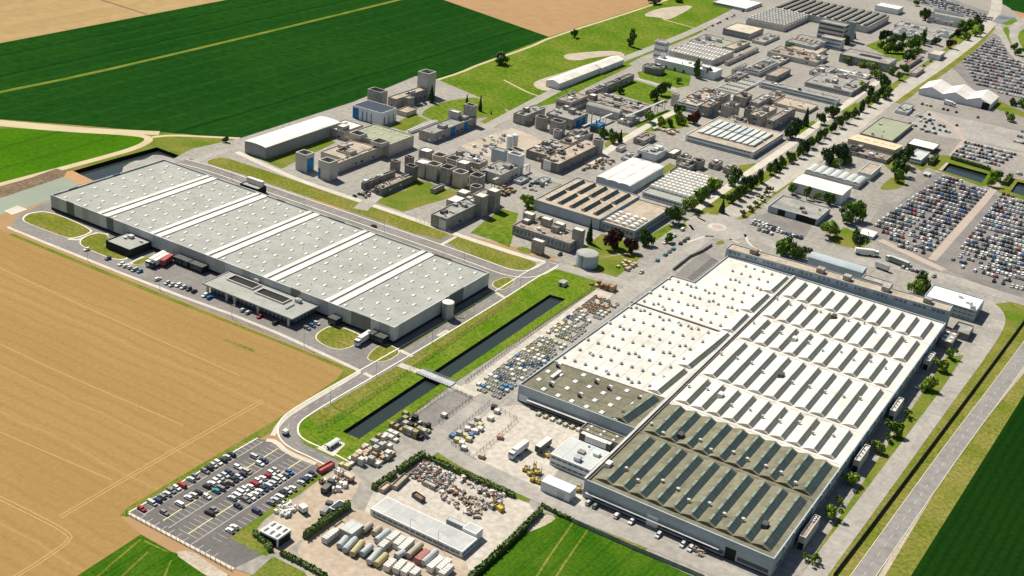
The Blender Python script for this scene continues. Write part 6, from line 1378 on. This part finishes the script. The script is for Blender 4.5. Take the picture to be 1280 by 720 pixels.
# trees by the factory side wall
for i, (x, y, h, w_, c) in enumerate([(1018, 704, 4, 2.6, 'light'), (1006, 700, 3, 1.8, 'green'), (1038, 646, 5.5, 3.4, 'light'), (1049, 630, 3.4, 1.9, 'light'), (1066, 606, 5.5, 3.6, 'light'), (1098, 566, 5, 3.2, 'light'), (1117, 545, 6.5, 3.4, 'green'), (1133, 521, 4.4, 2.6, 'light'), (1159, 488, 6.5, 4.2, 'light'), (1175, 464, 5.5, 3.2, 'light'), (1186, 447, 5.5, 2.6, 'light'), (1109, 552, 4, 2, 'green')]):
    tree(x, y, h, w_, 'round' if h > 4.5 else 'sparse', c, '%s bright tree from the front corner along the factory side wall' % ordw(i), 'trees of the factory side wall')
T = [(1015, 280+5, 0, 0)]
for x, y, h, w_, k, c, lb in (
 (788, 58, 17, 4.6, 'poplar', 'dark', 'tall dark poplar pair standing in the far meadow'), (719, 47, 8, 4.6, 'round', 'dark', 'small dark tree alone on the footpath edge of the meadow'), (625, 80, 8, 9, 'round', 'dark', 'broad dark bush tree at the corner of crop field and meadow'),
 (539, 128, 13, 5.2, 'conifer', 'conifer', 'dark conifer beside the tall slim tower'), (583, 135, 10, 3, 'conifer', 'conifer', 'dark conifer behind the banded tower'), (600, 139, 12, 3.2, 'conifer', 'conifer', 'slim dark conifer right of the banded tower'), (614, 143, 3, 1.2, 'conifer', 'conifer', 'tiny conifer on the lawn right of the banded tower'),
 (775, 117, 6, 4.5, 'round', 'dark', 'single dark bush on the lawn behind the pipe roofed block'), (818, 125, 9, 6, 'round', 'dark', 'left tree of the dark group on the inner lawn'), (827, 119, 10, 7, 'round', 'dark', 'biggest tree of the dark group on the inner lawn'), (820, 131, 8, 4, 'conifer', 'conifer', 'conifer of the dark group on the inner lawn'), (848, 104, 5, 5, 'sparse', 'green', 'thin green tree below the long white block'), (870, 97, 17, 4, 'poplar', 'dark', 'tall dark poplar in front of the long white block'), (887, 98, 8, 4, 'round', 'dark', 'dark round tree right of the tall poplar'),
 (812, 153, 8, 5.5, 'round', 'green', 'leftmost green tree of the lawn by the purple tree'), (825, 159, 7, 5, 'round', 'light', 'light green bush tree in the middle of that inner lawn'), (837, 158, 6, 4, 'round', 'dark', 'small dark tree in front of the purple tree'), (850, 155, 9, 6.5, 'round', 'light', 'light green tree touching the purple tree'), (866, 155, 10, 7, 'round', 'purple', 'dark purple leaved tree by the white windowed office front'), (848, 144, 8, 6, 'round', 'dark', 'dark tree in front of the white windowed office front'),
 (754, 172, 7, 6, 'round', 'green', 'leftmost tree on the lawn by the white low range'), (765, 179, 9, 6, 'round', 'dark', 'dark big tree on the lawn by the white low range'), (775, 178, 9, 4, 'conifer', 'conifer', 'conifer right of the dark big tree by the white low range'),
 (661, 259, 8, 6, 'round', 'light', 'light green tree at the left corner of the five row hall'), (673, 283, 6, 4, 'round', 'dark', 'dark tree between the white topped cubes'), (736, 304, 14, 4.2, 'conifer', 'conifer', 'dark conifer between cube block and five row hall'), (767, 309, 12, 8, 'round', 'purple', 'larger purple tree before the wide lower hall'), (790, 316, 9, 6, 'round', 'purple', 'smaller purple tree at the corner by the road'), (807, 306, 9, 6.5, 'round', 'dark', 'dark green tree right of the purple ones'), (841, 279, 10, 6.5, 'round', 'dark', 'dark tree at the far corner of the wide lower hall'), (850, 272, 6, 6, 'sparse', 'light', 'light shrub tree by the avenue near the wide lower hall'),
 (866, 262, 9, 7.5, 'round', 'light', 'nearest light green tree beside the pointed skylight hall'), (874, 252, 10, 7, 'round', 'green', 'middle green tree beside the pointed skylight hall'), (892, 240, 9, 7, 'round', 'light', 'farthest light green tree beside the pointed skylight hall'), (919, 226, 8, 5.5, 'round', 'dark', 'round dark tree on the small lawn by the avenue'),
 (990, 173, 14, 9.5, 'round', 'conifer', 'huge round conifer in front of the long dark wedge'), (1006, 157, 14, 6, 'conifer', 'conifer', 'tall dark conifer right of the long dark wedge'), (1026, 155, 8, 5, 'round', 'dark', 'round tree on the lawn beside the tall conifer'), (1042, 147, 10, 8, 'round', 'dark', 'wide dark tree next to the white windowed range'),
 (976, 320, 11, 8, 'round', 'green', 'big green tree before the office wing near the garage'), (988, 318, 8, 8, 'sparse', 'olive', 'olive bushy tree right of the big green tree'), (1000, 324, 7, 6, 'round', 'dark', 'dark tree at the left end of the barrel roofed shed'), (1058, 280, 9, 7, 'round', 'dark', 'dark tree in front of the white canopy kiosk'), (1069, 276, 12, 8, 'round', 'green', 'tall green tree in front of the white canopy kiosk'), (1037, 296, 9, 8, 'round', 'light', 'light green tree at the garage corner'), (1070, 302, 7, 4.5, 'round', 'dark', 'left dark bush below the white canopy kiosk'), (1074, 309, 7, 5, 'round', 'conifer', 'right dark bush below the white canopy kiosk'),
 (990, 243, 7, 4, 'round', 'green', 'left tree along the sloping white hall'), (1008, 249, 9, 4, 'sparse', 'olive', 'thin olive tree along the sloping white hall'), (1020, 251, 5, 3, 'round', 'light', 'low light tree along the sloping white hall'), (1037, 256, 8, 5.5, 'round', 'dark', 'dark tree at the end of the sloping white hall'),
 (1033, 204, 11, 8, 'round', 'conifer', 'left conifer behind the barrel rooflight workshop'), (1050, 203, 13, 9, 'round', 'conifer', 'big conifer behind the barrel rooflight workshop'), (1058, 206, 8, 6, 'round', 'dark', 'right dark tree behind the barrel rooflight workshop'), (1043, 208, 6, 4, 'round', 'light', 'light green bush behind the barrel rooflight workshop'),
 (1120, 219, 13, 8, 'round', 'dark', 'nearest tall dark tree left of the pale green cube'), (1128, 207, 13, 9, 'round', 'conifer', 'middle tall dark tree left of the pale green cube'), (1133, 198, 10, 7, 'round', 'dark', 'farthest dark tree left of the pale green cube'), (1122, 228, 10, 6, 'round', 'green', 'green tree on the lawn by the big car park'),
 (1147, 366, 8, 7, 'round', 'light', 'light green tree at the end of the office wing'), (1153, 362, 9, 7, 'round', 'dark', 'dark green tree left of the white ribbed office'), (1247, 226, 8, 6, 'round', 'green', 'green tree between the two hedged ponds'), (1239, 233, 7, 5, 'round', 'light', 'light tree at the near corner of the first pond'),
 (1104, 110, 12, 8, 'round', 'dark', 'dark tree beside the bright white roof hall'), (1096, 98, 8, 7, 'round', 'light', 'light tree beside the bright white roof hall'), (1088, 120, 8, 5, 'round', 'conifer', 'conifer on the lawn below the bright white roof hall'), (1124, 100, 7, 5, 'round', 'green', 'green tree by the flat grey lodge'),
 (1060, 80, 6, 6, 'round', 'green', 'left bush before the long office with court'), (1078, 84, 6, 7, 'round', 'light', 'middle light bush before the long office with court'), (1093, 87, 6, 8, 'round', 'light', 'right light bush before the long office with court'),
 (1104, 52, 11, 7, 'round', 'conifer', 'left dark park tree behind the long office with court'), (1114, 57, 11, 8, 'round', 'dark', 'second dark park tree behind the long office with court'), (1126, 53, 10, 6, 'round', 'dark', 'dark park tree under the pale flat block'), (1140, 62, 13, 11, 'round', 'green', 'widest green park tree by the poplar'), (1153, 56, 16, 4.5, 'poplar', 'dark', 'dark poplar of the park trees'), (1134, 76, 9, 9, 'round', 'dark', 'dark park tree nearest the reddish roofed row'), (1157, 26, 14, 8, 'round', 'dark', 'dark round tree beside the wide white hall'), (1145, 7, 6, 5, 'round', 'dark', 'small tree at the corner of the top car park'),
 (1196, 46, 9, 6, 'round', 'purple', 'purple tree of the grove by the avenue'), (1205, 42, 9, 7, 'round', 'dark', 'nearest dark tree of the grove by the avenue'), (1213, 36, 10, 8, 'round', 'green', 'middle tree of the grove by the avenue'), (1222, 30, 9, 7, 'round', 'dark', 'upper tree of the grove by the avenue'), (1207, 50, 7, 6, 'round', 'green', 'low green tree of the grove by the avenue'), (1225, 40, 8, 6, 'round', 'green', 'right tree of the grove by the avenue'), (1187, 60, 8, 6, 'round', 'purple', 'dark purple tree below the grove by the avenue'),
 (1110, 66, 10, 8, 'round', 'green', 'green park tree left of the widest park tree'), (1122, 66, 9, 8, 'round', 'dark', 'dark park tree between court office and widest park tree'), (1147, 70, 9, 7, 'round', 'green', 'green park tree beside the reddish roofed row'), (1100, 60, 7, 5, 'round', 'light', 'light park bush beside the long office with court'), (1130, 92, 8, 6, 'round', 'green', 'green tree left of the flat grey lodge'), (1113, 93, 7, 6, 'round', 'light', 'light tree at the end of the long office with court'), (1109, 118, 7, 6, 'round', 'green', 'green tree on the avenue lawn below the bright roof hall'), (1094, 128, 8, 6, 'round', 'dark', 'dark tree at the upper end of the avenue lawn'), (1077, 112, 6, 5, 'round', 'light', 'light bush beside the white windowed range end'), (1218, 45, 8, 7, 'round', 'light', 'light tree of the grove by the avenue'), (1200, 36, 8, 6, 'round', 'green', 'left upper tree of the grove by the avenue'), (1262, 152, 7, 6, 'round', 'green', 'low tree at the corner of the triple gabled warehouse lawn'), (1170, 56, 7, 6, 'round', 'dark', 'dark tree behind the small white gatehouse'), (880, 245, 6, 5, 'sparse', 'light', 'thin light tree between hall of pointed skylights and avenue'), (914, 232, 7, 5, 'round', 'green', 'green tree left of the round dark tree by the avenue'), (1267, 62, 7, 5, 'round', 'dark', 'upper dark tree at the crowded car park edge'), (1272, 69, 7, 6, 'round', 'green', 'lower dark tree at the crowded car park edge'), (1266, 132, 6, 5, 'round', 'dark', 'left tree behind the triple gabled warehouse'), (1277, 134, 8, 7, 'round', 'green', 'right tree behind the triple gabled warehouse'), (820, 5, 7, 10, 'round', 'dark', 'dark thicket at the far field edge'), (847, 2, 6, 9, 'round', 'green', 'green thicket at the far field edge'), (504, 228, 4, 3, 'round', 'dark', 'round bush beside the right low concrete wing'), (835, 303, 5, 3.5, 'round', 'green', 'green bush on the small lawn by the roundabout'), (985, 62, 6, 5, 'round', 'green', 'small tree by the tall grey slab tower'), (1066, 48, 10, 6, 'conifer', 'conifer', 'dark conifer at the foot of the tall grey slab tower'), (1057, 55, 8, 6, 'round', 'dark', 'dark tree at the foot of the blue-white block'), (282, 178, 4, 3, 'round', 'dark', 'dark bush on the track beside the dark green field'), (1106, 124, 7, 5, 'round', 'dark', 'dark tree below the small bright roof hall at the avenue')):
    tree(x, y, h, w_*.74 if k in ('round', 'sparse') else w_*.75 if k == 'conifer' else w_*1.5, k, c, lb)
# hedges: leafy boxes of small faces round a dense core
def hedge(label, pts, wd, h, px=True, dens=9, world=False):
    P_ = pts if world else [G(*p) for p in pts]; b = MB(); R = random.Random(len(label)*7+int(P_[0][0])); 
    for a, c in zip(P_, P_[1:]):
        a, c = Vector(a), Vector(c); d = (c-a).normalized(); n = Vector((-d.y, d.x)); L = (c-a).length
        b.obox(tuple((a+c)/2), (d.x, d.y), L, wd*.8, .05, h*.88, 0, .97)
        for _ in range(int(L*dens)):
            t, s = R.uniform(0, L), R.uniform(-.5, .5); z = R.uniform(.1, 1)*h if abs(s) > .36 else h*R.uniform(.86, 1.12)
            p = a+d*t+n*s*wd; q = Vector((p.x, p.y, z)); r = R.uniform(.25, .6); nn = Vector((R.gauss(0, 1), R.gauss(0, 1), R.gauss(.8, .6))).normalized(); u = nn.orthogonal().normalized()*r; v = nn.cross(u)
            b.add([q+u, q+v, q-u, q-v], [(0, 1, 2, 3)])
    c = Vector(P_[0]); return tag(b.build('hedge', 'hedge_leaf', loc=(c.x, c.y, .05)), label, 'hedge')
hedge('tall clipped hedge between the white hut and the tank containers', [(380, 674), (437, 634)], 2.2, 3.2)
hedge('low hedge along the bottom edge of the dirt yard', [(351, 693), (378, 706), (408, 723)], 2, 1.8)
hedge('hedge on the crate side of the scrap yard, lower half', [(466, 613), (494, 594)], 2.4, 2.4)
hedge('hedge on the crate side of the scrap yard, upper half', [(497, 592), (530, 570)], 2.8, 2.8)
hedge('long hedge between scrap yard and the road verge', [(533, 574), (585, 597), (643, 622)], 2.4, 2.2)
hedge('hedge along the bottom crop field edge of the waste yard', [(586, 726), (630, 686), (676, 640)], 2.2, 2.4)
hedge('thin hedge over the verge by the factory front', [(676, 633), (692, 641), (716, 652)], 1.2, 1.4)
hedge('scrubby bushes beside the small white shed', [(318, 668), (334, 682), (338, 690)], 2.4, 2)
hedge('dark hedge along the car side of the first pond', [(1188, 199), (1238, 214)], 2.5, 3)
hedge('dark hedge at the near corner of the first pond', [(1162, 207), (1170, 199)], 4, 4)
hedge('dark hedge beside the second pond', [(1255, 232), (1263, 222)], 4, 3.5)
def fence(label, pts, h, m='dark_metal', step=2.5, solid=False, t=.12, z=.1, name='fence'):
    P_ = chaikin([G(*p) for p in pts], 0, False); c = Vector(P_[0]); e = thing(name, label, 'fence', (c.x, c.y, z))
    rails = MB(); spots = []
    for a, b_ in zip(P_, P_[1:]):
        a, b_ = Vector(a), Vector(b_); d = (b_-a).normalized(); L = (b_-a).length; mm = (a+b_)/2
        if solid: rails.obox(tuple(mm), (d.x, d.y), L, t, z, z+h)
        else:
            for zz in (.35, .65, 1): rails.obox(tuple(mm), (d.x, d.y), L, .05, z+h*zz-.06, z+h*zz)
        for k in range(int(L/step)+1): q = a+d*min(k*step, L); spots.append((q.x, q.y))
    rails.build('panel' if solid else 'rail', m, e); 
    q = MB(); q.box(-t*.6, t*.6, -t*.6, t*.6, 0, h+.1); pm = mesh_only(q, 'post', m)
    for i, (x, y) in enumerate(near(spots)):
        if i < 100: o = bpy.data.objects.new('post', pm); COL.objects.link(o); o.parent = e; o.location = (x-c.x, y-c.y, 0)
fence('long dark boundary fence between the service road and highway verge', [(1042, 720), (1090, 657), (1150, 577), (1210, 497), (1267, 420), (1300, 374)], 1.5, 'black_wall', 6, True, .3)
fence('grey slatted fence along the bottom crop field edge', [(714, 652), (790, 686), (880, 724)], 1.8, 'conc', 2.5, True)
fence('wire fence on the road side of the canal lawn', [(398, 540), (440, 513), (505, 469), (560, 431), (640, 376)], 1.7, 'dark_metal', 2.6, t=.09, z=.17)
fence('wire fence on the crate side of the canal lawn', [(446, 564), (480, 545), (560, 489)], 1.6, 'dark_metal', 2.6, t=.09, z=.17)
fence('fence along the storage rows by the canal lawn', [(582, 479), (660, 420), (744, 360)], 1.6, 'dark_metal', 2.5, t=.14, z=.17)
fence('wire fence round the pen of storage bins', [(560, 549), (611, 505), (646, 526), (624, 546), (592, 573), (564, 556)], 1.8, 'dark_metal', 2.6, t=.1)
fence('wire fence of the empty lot by the footbridge', [(566, 487), (590, 499), (548, 530)], 1.8, 'dark_metal', 2.6, t=.1)
fence('wire fence along the bottom edge of the staff car park', [(158, 643), (225, 678), (290, 714)], 1.5, 'dark_metal', 2.5, t=.12)
fence('pale fence along the road behind the long warehouse', [(520, 276), (562, 290)], 1.4, 'conc_pale', 3)
# lamp posts of the site roads
def lamp(px, py, label):
    x, y = G(px, py); e = thing('street_lamp', label, 'lamp', (x, y, .1)); b = MB(); b.cyl(x, y, .13, .1, 7.5, 8, r2=.08); b.build('pole', 'metal', e)
    b = MB(); b.bar((x, y, 7.4), (x+1.6, y, 7.7), .12); b.build('arm', 'metal', e); b = MB(); b.box(x+1.3, x+2.1, y-.18, y+.18, 7.6, 7.8, bot=True); b.build('lamp_head', 'conc_pale', e)
for i, p in enumerate([(413, 505), (470, 470), (540, 429), (592, 396), (650, 360)]): lamp(*p, '%s street lamp from the bend along the canal side road' % ordw(i))
for i, p in enumerate([(290, 226), (380, 256), (480, 290), (580, 328)]): lamp(*p, '%s street lamp from the left on the road behind the long warehouse' % ordw(i))
for i, p in enumerate([(110, 327), (200, 363), (290, 398), (380, 433)]): lamp(*p, '%s street lamp from the left along the wheat field kerb' % ordw(i))
for i, p in enumerate([(512, 669), (547, 684)]): lamp(*p, '%s tall lamp beside the long scrap yard shed' % ('left' if i == 0 else 'right'))
